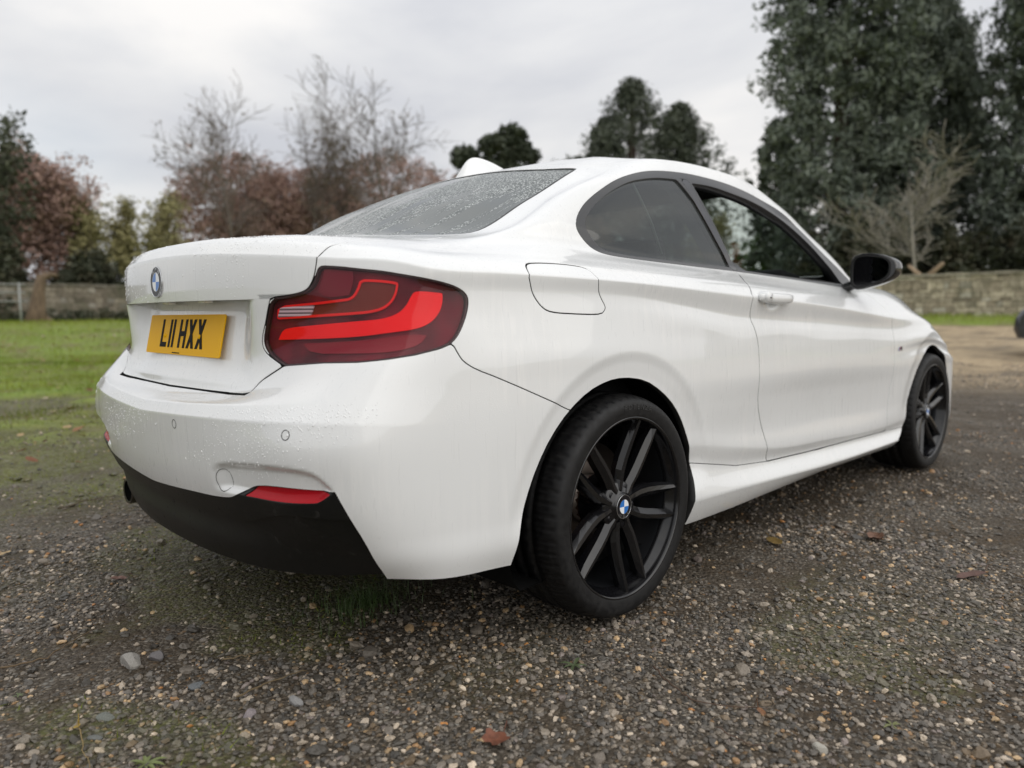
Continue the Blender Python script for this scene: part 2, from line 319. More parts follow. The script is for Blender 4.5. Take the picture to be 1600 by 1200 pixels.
    # 19 roof rail
    add(full([(.215,0,1.357),(.225,.18,1.354),(.250,.33,1.345),(.285,.460,1.336),(.345,.515,1.334)],
        side([.365,.385,.415,.465,.55,.68,.84,.99,1.16,1.31,1.35,1.375,1.39,1.40],
             [.531,.541,.550,.560,.568,.575,.579,.580,.583,.572,.51,.45,.38,.31],
             [1.337,1.342,1.349,1.360,1.373,1.383,1.387,1.385,1.374,1.350,1.372,1.380,1.384,1.388]),
        [(1.41,.23,1.390),(1.42,.16,1.393),(1.425,.08,1.395),(1.428,0,1.396)]),
        np.concatenate([np.zeros(4),np.ones(2)*0.2,np.ones(12)*.5,np.zeros(5)]))
    # 20
    def zr(x,w):
        zc=smooth_ip({.2:1.355,.3:1.379,.5:1.413,.75:1.435,.95:1.439,1.15:1.429,1.35:1.407,1.43:1.396},x)
        return zc-.05*(w/.57)**3.2
    xs=[.36,.37,.39,.43,.45,.465,.48,.50,.54,.61,.71,.84,.96,1.07,1.16,1.20,1.23,1.25,1.26,1.265,1.27,1.275,1.275]
    ws=[0,.14,.26,.37,.42,.435,.445,.455,.46,.465,.468,.468,.465,.458,.43,.38,.33,.28,.22,.17,.11,.05,0]
    add(np.array([(x,w,float(zr(np.array(x),w)[0])) for x,w in zip(xs,ws)]))
    xs=[.56,.57,.58,.59,.60,.61,.62,.635,.655,.69,.75,.84,.91,.96,.99,1.0,1.01,1.02,1.03,1.035,1.04,1.045,1.045]
    add(np.array([(x,0,float(zr(np.array(x),0)[0])) for x in xs]))
    return np.array(R),K
# ================================================================= the coupe: panels cut out of one fair surface
def grid_surface():
    R,K=build_rings()
    nseg=R.shape[1]-1
    def cdn(P,ns,crease=None):
        m=P.shape[0]; d=np.diff(P,axis=0); L=np.sqrt((d**2).sum(-1,keepdims=True))+1e-9; v=d/L
        T=np.zeros_like(P); T[1:-1]=(v[:-1]*L[1:]+v[1:]*L[:-1])/(L[1:]+L[:-1]); T[0]=v[0]*1.5-T[1]*.5; T[-1]=v[-1]*1.5-T[-2]*.5
        Tin=T.copy(); Tout=T.copy()
        if crease is not None:
            for i in range(1,m-1):
                c=np.asarray(crease[i])[...,None]; Tin[i]=T[i]*(1-c)+v[i-1]*c; Tout[i]=T[i]*(1-c)+v[i]*c
        out=[];par=[]
        for i in range(m-1):
            h=L[i]
            for k in range(ns[i]):
                t=k/ns[i]; par.append(i+t)
                out.append((2*t**3-3*t**2+1)*P[i]+(t**3-2*t**2+t)*h*Tout[i]+(3*t**2-2*t**3)*P[i+1]+(t**3-t**2)*h*Tin[i+1])
        out.append(P[-1]); par.append(m-1.); return np.array(out),np.array(par)
    nu=[16]*7+[16]*7+[8]*(nseg-14)
    Pm=np.swapaxes(R,0,1).copy()
    # mirrored end points keep the centre line square
    G,ud=cdn(Pm,nu)
    cu=np.arange(nseg+1)
    KK=[np.interp(ud,cu,np.broadcast_to(np.asarray(k,float),cu.shape)) for k in K]
    D,vd=cdn(np.swapaxes(G,0,1),[12]*14+[10]*(R.shape[0]-15),KK)
    D[:,0,1]=0; D[:,-1,1]=0; D[...,1]=np.maximum(D[...,1],0)
    return D,ud,vd
def grid_normals(D):
    P=D.copy(); P[...,1]*=-1
    du=np.zeros_like(P); du[:,1:-1]=P[:,2:]-P[:,:-2]; du[:,0]=P[:,1]-P[:,0]; du[:,-1]=P[:,-1]-P[:,-2]
    du[:,0,0]=0; du[:,0,2]=0; du[:,-1,0]=0; du[:,-1,2]=0
    du[:,0,1]=np.where(abs(du[:,0,1])<1e-7,-1e-6,du[:,0,1]); du[:,-1,1]=np.where(abs(du[:,-1,1])<1e-7,1e-6,du[:,-1,1])
    dv=np.zeros_like(P); dv[1:-1]=P[2:]-P[:-2]; dv[0]=P[1]-P[0]; dv[-1]=P[-1]-P[-2]
    n=np.cross(du,dv); L=np.sqrt((n**2).sum(-1,keepdims=True)); n=n/np.maximum(L,1e-12)
    bad=(L[...,0]<1e-12); n[bad]=(0,0,1); n[-1]=(0,0,1)
    return n
def sdpoly(x,y,poly):
    P=np.asarray(poly,float); Q=np.roll(P,-1,0); d=np.full(x.shape,1e9); ins=np.zeros(x.shape,bool)
    for (ax,ay),(bx,by) in zip(P,Q):
        ex,ey=bx-ax,by-ay; L=ex*ex+ey*ey+1e-18
        t=np.clip(((x-ax)*ex+(y-ay)*ey)/L,0,1); d=np.minimum(d,(x-ax-t*ex)**2+(y-ay-t*ey)**2)
        c=((ay>y)!=(by>y)); ins^=c&(x<ex*(y-ay)/(by-ay+1e-18*(1 if by>=ay else -1))+ax)
    d=np.sqrt(d); return np.where(ins,-d,d)
def soften(poly,it=2,closed=True,ang=125):
    P=[np.array(p,float) for p in poly]
    for k in range(it):
        Q=[];n=len(P)
        for i in range(n):
            if not closed and i in (0,n-1): Q.append(P[i]); continue
            a,b,c=P[i-1],P[i],P[(i+1)%n]; u=a-b; v=c-b; lu=np.linalg.norm(u); lv=np.linalg.norm(v)
            co=np.dot(u,v)/(lu*lv+1e-12)
            if math.degrees(math.acos(max(-1,min(1,co))))<ang and k==0 or math.degrees(math.acos(max(-1,min(1,co))))<100: Q.append(b)
            else: Q+= [b+u*.25,b+v*.25]
        P=Q
    return P
# ---- baked outlines (x, half width, z) measured on the body
tail3=[(-.780,.622,.955),(-.753,.672,.951),(-.733,.703,.946),(-.698,.747,.940),(-.679,.766,.935),(-.632,.804,.925),(-.593,.822,.916),(-.559,.830,.905),(-.540,.832,.892),(-.534,.833,.878),(-.539,.834,.853),(-.552,.836,.827),(-.567,.837,.803),(-.585,.835,.784),(-.614,.827,.773),(-.664,.809,.762),(-.717,.778,.754),(-.757,.731,.748),(-.792,.649,.745),(-.820,.539,.736),(-.822,.530,.735),(-.827,.489,.749),(-.831,.466,.764),(-.834,.456,.786),(-.833,.466,.819),(-.830,.494,.886),(-.817,.534,.889),(-.803,.574,.896),(-.795,.594,.903),(-.789,.609,.917),(-.785,.616,.938)]
bar3=[(-.823,.497,.791),(-.820,.508,.808),(-.817,.520,.819),(-.779,.631,.828),(-.738,.706,.835),(-.706,.748,.839),(-.680,.771,.851),(-.666,.781,.868),(-.658,.786,.886),(-.650,.791,.899),(-.595,.820,.893),(-.596,.821,.873),(-.605,.819,.849),(-.626,.812,.828),(-.654,.797,.816),(-.701,.758,.809),(-.741,.708,.801),(-.781,.632,.796)]
ind3=[(-.825,.506,.867),(-.788,.609,.874),(-.762,.664,.880),(-.747,.689,.883),(-.739,.700,.901),(-.733,.705,.923),(-.708,.737,.922),(-.682,.764,.917),(-.678,.768,.914),(-.681,.767,.894),(-.689,.761,.874),(-.704,.747,.858),(-.725,.723,.851),(-.739,.702,.849),(-.779,.631,.844),(-.824,.500,.838)]
rev3=[(-.822,.513,.864),(-.790,.605,.869),(-.793,.595,.847),(-.824,.502,.842)]
lid3=[(-.762,.617,1.040),(-.762,.617,.990),(-.777,.616,.977),(-.782,.617,.961),(-.786,.614,.934),(-.791,.605,.913),(-.796,.593,.900),(-.805,.568,.893),(-.817,.534,.889),(-.830,.494,.886),(-.832,.483,.863),(-.833,.468,.826),(-.835,.457,.801),(-.834,.453,.782),(-.833,.457,.770),(-.830,.473,.757),(-.825,.502,.745),(-.822,.531,.735),(-.833,.508,.721),(-.849,.468,.698),(-.862,.454,.678),(-.877,.449,.668),(-.876,.356,.663),(-.875,.251,.661),(-.887,.000,.660)]
seam3=[(-.585,.835,.784),(-.573,.839,.762),(-.562,.843,.744),(-.530,.849,.725),(-.469,.859,.702),(-.245,.882,.609)]
diff3=[(-.940,.000,.408),(-.939,.061,.410),(-.935,.266,.423),(-.927,.352,.426),(-.919,.427,.432),(-.917,.454,.439),(-.915,.501,.463),(-.910,.541,.476),(-.893,.636,.483),(-.843,.737,.483),(-.834,.750,.485),(-.809,.763,.428),(-.777,.769,.370),(-.747,.764,.317),(-.735,.764,.287),(-.727,.764,.200)]
refl3=[(-.913,.488,.446),(-.912,.520,.466),(-.910,.540,.473),(-.892,.635,.480),(-.848,.729,.482),(-.842,.738,.479),(-.851,.719,.463),(-.858,.706,.458),(-.889,.627,.453)]
rec3=[(-.939,.364,.487),(-.939,.364,.493),(-.936,.402,.507),(-.934,.431,.515),(-.921,.519,.525),(-.897,.648,.531),(-.870,.706,.527),(-.854,.729,.513),(-.844,.740,.497),(-.834,.750,.485),(-.862,.700,.450),(-.930,.364,.445)]
fuel2=[(-.335,.970),(-.235,.972),(-.155,.968),(-.136,.961),(-.129,.946),(-.126,.928),(-.120,.900),(-.094,.864),(-.100,.850),(-.124,.843),(-.211,.845),(-.297,.849),(-.325,.861),(-.351,.890),(-.363,.922),(-.368,.935),(-.358,.961)]
tbot3=[(-.792,.649,.745),(-.757,.731,.748),(-.717,.778,.754),(-.664,.809,.762),(-.614,.827,.773)]
SENS_A=(-0.956, 0.219, 0.586)
SENS_B=(-0.891, 0.658, 0.6)
TOWP=(-0.93, 0.418, 0.473)

fac1_3=[(-.803,.568,.784),(-.742,.709,.793),(-.666,.790,.806),(-.635,.811,.804),(-.651,.807,.785),(-.694,.781,.775),(-.747,.717,.770),(-.798,.596,.765)]
fac2_3=[(-.777,.630,.947),(-.743,.689,.941),(-.744,.691,.918),(-.750,.683,.890),(-.778,.633,.884),(-.787,.614,.899),(-.781,.625,.925)]
dlo2=[(-.017,1.100),(.009,1.131),(.061,1.170),(.152,1.217),(.260,1.265),(.384,1.302),(.486,1.323),(.656,1.337),(.835,1.337),(.998,1.332),(1.185,1.310),(1.339,1.274),(1.514,1.213),(1.719,1.112),(1.985,.990),(1.99,.962),(1.94,.952),(1.780,.957),(1.537,.968),(1.217,.980),(.827,.994),(.493,1.001),(.243,1.007),(.070,1.013),(.026,1.029),(.001,1.053),(-.019,1.080)]
qg2=[(.026,1.110),(.049,1.131),(.112,1.175),(.195,1.216),(.293,1.256),(.387,1.280),(.489,1.297),(.617,1.304),(.805,1.008),(.379,1.014),(.092,1.021),(.055,1.043),(.020,1.083)]
dw2=[(.675,1.300),(.803,1.306),(.947,1.296),(1.10,1.283),(1.243,1.258),(1.408,1.210),(1.583,1.137),(1.701,1.073),(1.80,1.012),(1.84,.972),(1.537,.976),(1.217,.988),(.838,1.002),(.759,1.164)]
door2=[(.827,1.02),(.827,.984),(.771,.954),(.715,.908),(.712,.870),(.717,.831),(.741,.788),(.759,.742),(.762,.673),(.761,.601),(.770,.532),(.803,.465),(.832,.412),(.851,.364),(.878,.309),(1.354,.288),(2.070,.279),(2.062,.33),(2.070,.405),(2.092,.482),(2.107,.552),(2.112,.656),(2.110,.722),(2.104,.780),(2.090,.830),(2.063,.876),(2.030,.913),(1.985,.940),(1.95,.962),(1.80,.975)]
sill2=[(.30,.385),(.343,.385),(.457,.365),(.639,.331),(.878,.309),(1.354,.288),(2.288,.276),(2.40,.276),(2.40,.0),(.30,.0)]
rarch2=[(-.427,.05),(-.427,.254),(-.419,.314),(-.391,.407),(-.356,.482),(-.308,.551),(-.245,.608),(-.173,.650),(-.096,.672),(-.023,.677),(.073,.664),(.158,.624),(.229,.574),(.280,.515),(.315,.452),(.340,.391),(.352,.350),(.330,.290),(.322,.205),(.318,.05)]
farch2=[(2.18,.05),(2.187,.226),(2.24,.245),(2.288,.273),(2.302,.33),(2.325,.390),(2.374,.480),(2.451,.574),(2.538,.636),(2.628,.665),(2.707,.672),(2.790,.658),(2.878,.61),(2.95,.535),(3.01,.44),(3.045,.35),(3.06,.25),(3.06,.05)]
rw2=[(-.49,-.1),(-.49,0),(-.472,.2),(-.445,.40),(-.38,.50),(-.330,.565),(-.300,.583),(-.231,.576),(-.112,.557),(.071,.531),(.222,.499),(.238,.483),(.205,.419),(.180,.36),(.155,.2),(.14,0),(.14,-.1)]
ws2=[(2.20,-.1),(2.20,0),(2.18,.2),(2.14,.40),(2.09,.53),(2.02,.60),(1.71,.578),(1.46,.552),(1.36,.50),(1.375,.42),(1.42,.2),(1.43,0),(1.43,-.1)]
lidtop2=[(-1.2,-.1),(-1.2,.617),(-.762,.617),(-.72,.628),(-.6,.634),(-.50,.628),(-.42,.606),(-.45,.50),(-.50,.40),(-.525,.2),(-.54,0),(-.54,-.1)]
bon2=[(2.28,-.1),(2.28,0),(2.25,.3),(2.17,.56),(2.10,.665),(2.4,.70),(2.8,.70),(3.15,.62),(3.30,.45),(3.36,.2),(3.37,0),(3.37,-.1)]
D0,UD,VD=grid_surface()
def ring6_param():
    i=int(np.argmin(abs(VD-6))); r=D0[i]; th=np.arctan2(r[:,1],.6-r[:,0]); s=np.concatenate([[0],np.cumsum(np.hypot(np.diff(r[:,0]),np.diff(r[:,1])))]); return th,s
TH,SS=ring6_param()
def wrap_s(x,w): return np.interp(np.arctan2(w,.6-x),TH,SS)
def wp(p3): return [(float(wrap_s(a,b)),c) for a,b,c in p3]
TAIL=soften(wp(tail3),2); BAR=soften(wp(bar3),2); IND=soften(wp(ind3),2); REVP=wp(rev3); FAC1=soften(wp(fac1_3),1); FAC2=soften(wp(fac2_3),1); LIDR=soften(wp(lid3),1,False)+[(-.2,.658),(-.2,1.04)]
DIFF=wp(diff3)+[(wrap_s(-.728,.765),-.2),(-.2,-.2),(-.2,.408)]
DIFF=soften(DIFF,1); REFP=soften(wp(refl3),1); RECP=soften(wp(rec3),1)
k_=[i for i,q in enumerate(lid3) if q[1]>.52 and q[2]<.745][0]; bl=wp(lid3[k_:])   # lid foot, corner to centre
BUMP=[(-.2,.658)]+bl[::-1]+wp(tbot3)+soften(wp(seam3),1,False)+[(float(wrap_s(-.2,.88)),.60),(float(wrap_s(-.2,.88)),-.2),(-.2,-.2)]
FUEL=soften(fuel2,2); DLO=soften(dlo2,2); QG=soften(qg2,2); DW=soften(dw2,2); DOOR=soften(door2,1,True,140); RAR=soften(rarch2,1); FAR=soften(farch2,1); RWP=soften(rw2,2); WSP=soften(ws2,2); LTP=soften(lidtop2,1); BON=soften(bon2,2)
def sstep(t): t=np.clip(t,0,1); return t*t*(3-2*t)
def shape_details(D):
    D=D.copy(); X,Wd,Z=D[...,0],D[...,1],D[...,2]
    n=grid_normals(D); n[...,1]*=-1
    vlow=(VD[:,None]<12)&(Wd>.6)
    # wheel arch lips: a flat facet round each opening
    for (cx,cz,r0) in ((-.01,.30,.377),(2.68,.30,.372)):
        r=np.hypot(X-cx,Z-cz); q_=np.clip((r0+.066-r)/.066,0,1); a=np.where(vlow&(Z>.2),sstep((r0+.070-r)/.034)*.0035+q_*.007,0)
        a*=np.where(Z<.4,sstep((Z-.3)/.1),1)
        D-=n*a[...,None]
    S=wrap_s(X,Wd)
    f=sdpoly(S.ravel(),Z.ravel(),RECP).reshape(S.shape)
    dep=.015*sstep(-f/.013)*sstep((S-wrap_s(-.937,.375))/.07)
    dep=np.where((VD[:,None]<8)&(X<-.7),dep,0)
    D-=n*dep[...,None]
    # cup behind the door handle
    for hx in (.875,):
        q=np.sqrt(((X-hx)/.062)**2+((Z-.892)/.034)**2); D-=n*np.where(vlow,.014*sstep(1.25-q),0)[...,None]
    return D
D1=shape_details(D0)
N1=grid_normals(D1)
nv,nuu=D1.shape[:2]
S1=wrap_s(D0[...,0],D0[...,1])
# vertex attributes: 0-2 position, 3-5 normal, 6 u, 7 v, 8 wrap s, 9 half width
BASE=np.concatenate([np.stack([D1[...,0],-D1[...,1],D1[...,2]],-1),N1,np.broadcast_to(UD[None,:,None],(nv,nuu,1)),np.broadcast_to(VD[:,None,None],(nv,nuu,1)),S1[...,None],D1[...,1:2]],-1).reshape(-1,10)
I_=np.arange(nv*nuu).reshape(nv,nuu)
a_,b_,c_,d_=[q.ravel() for q in (I_[:-1,:-1],I_[:-1,1:],I_[1:,1:],I_[1:,:-1])]
BF=np.concatenate([np.stack([a_,b_,c_],1),np.stack([a_,c_,d_],1)])
def compact(V,F):
    u,inv=np.unique(F.ravel(),return_inverse=True); return V[u],inv.reshape(F.shape)
def clip(V,F,f):
    """keep the side where f<=0"""
    s=f>0; c=s[F].sum(1); keep=F[c==0]; M1=F[c==1]; M2=F[c==2]; newV=[];out=[keep]; base=len(V)
    if len(M1)==0 and len(M2)==0: return compact(V,keep) if len(keep) else (V[:0],keep)
    def rotfirst(T,mask):
        k=np.argmax(mask,1); return np.stack([T[np.arange(len(T)),(k+j)%3] for j in range(3)],1)
    E=[]
    if len(M1): M1=rotfirst(M1,s[M1]); E+= [M1[:,[0,1]],M1[:,[0,2]]]
    if len(M2): M2=rotfirst(M2,~s[M2]); E+= [M2[:,[0,1]],M2[:,[0,2]]]
    EE=np.concatenate(E); key=np.sort(EE,1); uq,inv=np.unique(key,axis=0,return_inverse=True); inv=inv.ravel()
    fa,fb=f[uq[:,0]],f[uq[:,1]]; t=(fa/(fa-fb))[:,None]; NV_=V[uq[:,0]]*(1-t)+V[uq[:,1]]*t
    ids=base+inv; p=0
    if len(M1):
        n=len(M1); ab,ac=ids[:n],ids[n:2*n]; p=2*n; a,b,cc=M1.T
        out+=[np.stack([ab,b,cc],1),np.stack([ab,cc,ac],1)]
    if len(M2):
        n=len(M2); ab,ac=ids[p:p+n],ids[p+n:p+2*n]; out.append(np.stack([M2[:,0],ab,ac],1))
    return compact(np.concatenate([V,NV_]),np.concatenate(out))
def subdiv(V,F):
    E=np.concatenate([F[:,[0,1]],F[:,[1,2]],F[:,[2,0]]]); key=np.sort(E,1); uq,inv=np.unique(key,axis=0,return_inverse=True); inv=inv.ravel()
    M=(V[uq[:,0]]+V[uq[:,1]])*.5; M[:,3:6]/=np.maximum(np.linalg.norm(M[:,3:6],axis=1,keepdims=True),1e-9)
    n=len(F); ab,bc,ca=[len(V)+inv[k*n:(k+1)*n] for k in range(3)]; a,b,c=F.T
    return np.concatenate([V,M]),np.concatenate([np.stack([a,ab,ca],1),np.stack([ab,b,bc],1),np.stack([ca,bc,c],1),np.stack([ab,bc,ca],1)])
side=lambda P:(lambda V:sdpoly(V[:,0],V[:,2],P)); wrp=lambda P:(lambda V:sdpoly(V[:,8],V[:,2],P)); top=lambda P:(lambda V:sdpoly(V[:,0],V[:,9],P))
def inside(M,fn,g=0.): V,F=M; return clip(V,F,fn(V)+g)
def outside(M,fn,g=0.): V,F=M; return clip(V,F,-fn(V)+g)
def vlim(M,lo,hi):
    V,F=M; V,F=clip(V,F,lo-V[:,7]) if lo>0 else (V,F); return clip(V,F,V[:,7]-hi) if hi<99 else (V,F)
def where_v(fn,lo,hi,outval): return lambda V:np.where((V[:,7]>=lo)&(V[:,7]<=hi),fn(V),outval)
def flange(V,F,depth,eps=1e-4,skip=None):
    """fold every open edge inwards by depth; edges on the centre line stay open"""
    E=np.concatenate([F[:,[0,1]],F[:,[1,2]],F[:,[2,0]]]); key=np.sort(E,1); uq,inv,cnt=np.unique(key,axis=0,return_inverse=True,return_counts=True); inv=inv.ravel()
    B=E[cnt[inv]==1]; mid=(abs(V[B[:,0],1])<eps)&(abs(V[B[:,1],1])<eps); B=B[~mid]
    if skip is not None: B=B[~skip(V[B[:,0]])]
    if len(B)==0: return V[:,:3],V[:,3:6],F
    a,b=V[B[:,0]],V[B[:,1]]; e=b[:,:3]-a[:,:3]; nn=(a[:,3:6]+b[:,3:6])*.5; o=np.cross(e,nn); o/=np.maximum(np.linalg.norm(o,axis=1,keepdims=True),1e-12)
    n=len(B); d=depth
    # first a 1 mm rounded shoulder, then the fold
    def lay(Vx,k,w): return Vx[:,:3]-Vx[:,3:6]*k+o*w
    P=[a[:,:3],b[:,:3],lay(a,.0012,.0006),lay(b,.0012,.0006),lay(a,d,.0006),lay(b,d,.0006)]
    na=a[:,3:6]; nb=b[:,3:6]; mixn=lambda q:(q+o*1.2)/np.linalg.norm(q+o*1.2,axis=1,keepdims=True)
    Nn=[na,nb,mixn(na),mixn(nb),o,o]
    base=len(V); k=[base+i*n+np.arange(n) for i in range(6)]
    FF=[np.stack([k[1],k[0],k[2]],1),np.stack([k[1],k[2],k[3]],1),np.stack([k[3],k[2],k[4]],1),np.stack([k[3],k[4],k[5]],1)]
    return np.concatenate([V[:,:3]]+P),np.concatenate([V[:,3:6]]+Nn),np.concatenate([F]+FF)
PAINTREF=[None]
def panel(name,M,mat,parent,depth=.014,sides='R',off=0.,skip=None):
    V,F=M
    if len(F)==0: print('EMPTY panel',name); return None
    V=V.copy(); V[:,3:6]/=np.maximum(np.linalg.norm(V[:,3:6],axis=1,keepdims=True),1e-9); cm=abs(V[:,9])<1e-6; V[cm,4]=0
    if off: V[:,:3]+=V[:,3:6]*off; V[cm,1]=0
    P,Nn,G=flange(V,F,depth,skip=skip) if depth else (V[:,:3],V[:,3:6],F)
    res=[]; mk=dict(mats=[mat,BLACK],midx=[0]*(len(F)+2*((len(G)-len(F))//4))+[1]*((len(G)-len(F))//2)) if depth and mat is PAINTREF[0] else {}  # deep folds of painted panels coloured black: the gap's shade is in the colour
    PL=P*[1,-1,1]; NL=Nn*[1,-1,1]; GL=G[:,::-1]
    if sides=='B':
        return mesh_obj(name,np.concatenate([P,PL]),np.concatenate([G,GL+len(P)]),mat,parent,np.concatenate([Nn,NL]),**({'mats':mk['mats'],'midx':mk['midx']*2} if mk else {}))
    if 'R' in sides: res.append(mesh_obj(name,P,G,mat,parent,Nn,**mk))
    if 'L' in sides: res.append(mesh_obj(name,PL,GL,mat,parent,NL,**mk))
    return res[0]
def build_shell(car,PAINT,detail=True):
    PAINTREF[0]=PAINT; M=(BASE,BF)
    GAP=.0029
    arch_r=where_v(side(RAR),0,10,.5); arch_f=where_v(side(FAR),0,10,.5)
    # inner dark shell below the belt, seen through the gaps
    core=vlim(M,0,15.2); core=outside(core,arch_r,.012); core=outside(core,arch_f,.012)
    V,F=core; V=V.copy(); k=(V[:,0]<-.5)&(V[:,7]>8.2)&(V[:,7]<12); V[:,0]+=np.where(k,.075,0); panel('inner_body',(V,F),BLACK,car,0,'B',-.020)
    dl=where_v(side(DLO),12.5,19.5,.5)
    rwf=where_v(top(RWP),15,21.5,.5); wsf=where_v(top(WSP),15.2,21.5,.5)
    lin=vlim(M,15.0,99); lin=outside(lin,dl,-.01); lin=outside(lin,rwf,-.02); lin=outside(lin,wsf,-.02)
    panel('headlining',lin,CABIN,car,0,'B',-.022)
    M=outside(M,arch_r); M=outside(M,arch_f)
    # glazing
    rwm=inside(vlim(M,15.2,21.5),top(RWP)); 
    seal=outside(rwm,lambda V:sdpoly(V[:,0],V[:,9],RWP)+.007); panel('window_seal',seal,BLACK,car,.01,'B',-.0015)
    panel('rear_window',inside(rwm,top(RWP),.007),REARG,car,0,'B',-.004)
    wsm=inside(vlim(M,15.2,21.5),top(WSP)); panel('windscreen',wsm,CLEAR,car,0,'B',-.004)
    M=outside(M,rwf,.0015); M=outside(M,wsf,.0015)
    dm=inside(M,dl,.001); M=outside(M,dl,.0008)
    opening=lambda V:np.minimum(sdpoly(V[:,0],V[:,2],QG),sdpoly(V[:,0],V[:,2],DW))
    trim=outside(dm,opening)
    pil=lambda V:np.maximum(np.maximum((.635-V[:,0]),(V[:,0]-.86)),(V[:,2]-1.306))       # the pillar strip between the side windows
    panel('window_trim',outside(trim,side([(.612,1.310),(.662,1.310),(.85,.998),(.802,.998)])),TRIM,car,.035,'RL',.0)
    panel('pillar_strip',inside(trim,side([(.612,1.310),(.662,1.310),(.85,.998),(.802,.998)]),.002),GLOSSB,car,.03,'RL',.0)
    q=inside(dm,side(QG)); V,F=q
    panel('inner_pillar',inside(q,side([(.50,1.4),(.53,1.30),(.72,1.0),(.75,.9),(1.2,.9),(1.2,1.4)])),simple('pillar_cloth',(.05,.05,.052),.8),car,0,'RL',-.030)
    panel('quarter_window',q,GLASS,car,0,'RL',-.007)
    dwm=inside(dm,side(DW)); panel('door_window',dwm,CLEAR,car,0,'L',-.012)
    # inner frame of the door opening, a dark channel
    # tail lamps
    tl=wrp(TAIL); tailreg=where_v(tl,7,13.2,.5)
    tm=inside(M,tailreg); M=outside(M,tailreg,.0006)
    for sgn in ('R','L'):
        lens=inside(tm,tl,.0035)
        o=panel('tail_lamp',lens,LENS,car,.016,sgn,-.001)
        seal=outside(tm,lambda V:tl(V)+.0035); panel('lamp_seal',seal,SEAL,o,.012,sgn,-.0025)
        basep=inside(tm,tl,.0045); panel('lamp_housing',basep,LAMPB,o,.0,sgn,-.013)
        fine=subdiv(*inside(tm,tl,.006))
        bar=inside(fine,wrp(BAR),.001); panel('light_bar',bar,REDBAR,o,.006,sgn,-.0060)
        edge=outside(inside(fine,wrp(IND)),lambda V:sdpoly(V[:,8],V[:,2],IND)+.0045); panel('light_guide',edge,REDLINE,o,.005,sgn,-.0058)
        amb=inside(fine,lambda V:sdpoly(V[:,8],V[:,2],IND)+.0045); amb=outside(amb,wrp(REVP)); panel('indicator_lamp',amb,AMBER,o,0,sgn,-.0095)
        panel('lamp_facet',inside(fine,wrp(FAC1)),FACET,o,.003,sgn,-.0095); panel('lamp_facet',inside(fine,wrp(FAC2)),FACET2,o,.003,sgn,-.0095)
        panel('reversing_lamp',inside(fine,wrp(REVP)),REV,o,.005,sgn,-.0055)
    # boot lid
    LR=wrp(LIDR); LT=top(LTP)
    lf=lambda V:np.minimum(np.where(V[:,7]<13.2,LR(V),.5),np.where(V[:,7]>12.0,LT(V),.5))
    lidreg=lambda V:np.where((V[:,0]<-.3)&(V[:,7]>6.5)&(V[:,7]<16.5),lf(V),.5)
    lm=inside(M,lidreg,.0036); M=outside(M,lidreg,.0010)
    zo=.8845
    up=clip(*lm,zo-lm[0][:,2]); lo=clip(*lm,lm[0][:,2]-(zo+.010))
    o=panel('boot_lid',up,PAINT,car,.012,'B')
    # underside of the overhang
    V,F=lo; V=V.copy()
    wfac=sstep((.450-V[:,9])/.14); dep=wfac*np.clip(np.minimum((V[:,2]-.684)*.62,.048+.34*(V[:,2]-.80)),0,1)
    V[:,0]+=dep
    # normals of the displaced face
    fn=np.cross(V[F[:,1],:3]-V[F[:,0],:3],V[F[:,2],:3]-V[F[:,0],:3]); vn=np.zeros((len(V),3))
    for k in range(3): np.add.at(vn,F[:,k],fn)
    vn/=np.maximum(np.linalg.norm(vn,axis=1,keepdims=True),1e-12); V[:,3:6]=vn
    panel('boot_lid_face',(V,F),PAINT,o,.012,'B',skip=lambda Q:Q[:,2]>zo+.004)
    # strip joining face and overhang
    e=[];zt=zo+.0005
    ws=np.linspace(0,.508,30); xs=[]
    sel=up[0]; k=abs(sel[:,2]-zo)<6e-3; sx,sw=sel[k,0],sel[k,9]; oo=np.argsort(sw); sx,sw=sx[oo],sw[oo]
    xo=np.interp(ws,sw,sx); P=[];G=[]
    for s in (-1,1):
        b=len(P)
        for w_,x_ in zip(ws,xo):
            P+= [(x_+.0005,s*w_,zt),(x_+.075,s*w_,zt+.004)]
        for i in range(len(ws)-1):
            q=b+2*i; G.append((q,q+1,q+3,q+2) if s<0 else (q,q+2,q+3,q+1))
    mesh_obj('overhang_underside',P,G,PAINT,o)
    # bumper and diffuser
    bf=wrp(BUMP); bumpreg=lambda V:np.where((V[:,0]<.2)&(V[:,7]<9.9)&(V[:,9]>-1),bf(V),.5)
    bm=inside(M,bumpreg,GAP*.6); M=outside(M,bumpreg,GAP*.6)
    df=wrp(DIFF); dfm=inside(bm,df); bm=outside(bm,df,.0008)
    ro=wrp(REFP)
    rm=inside(bm,lambda V:np.where(V[:,7]<6,ro(V),.5),.0); bm=outside(bm,lambda V:np.where(V[:,7]<6,ro(V),.5),.001)
    rr=inside(dfm,lambda V:np.where(V[:,7]<6,ro(V),.5),.0); dfm=outside(dfm,lambda V:np.where(V[:,7]<6,ro(V),.5),.001)
    panel('rear_bumper',bm,PAINT,car,.016,'B')
    up_=lambda V:(V[:,2]-.0)
    lipz=lambda V:(.372+.05*sstep((V[:,8]-.42)/.25)*1.0)-V[:,2]
    panel('diffuser_lip',inside(dfm,lipz),SATIN,car,.012,'B',-.003)
    lowd=outside(dfm,lipz); V,F=lowd; V=V.copy(); panel('diffuser',(V,F),SATIN,car,.02,'B',-.012)
    for m_ in (rm,rr): 
        if len(m_[1]): panel('rear_reflector',m_,REFL,car,.004,'RL',-.0055)
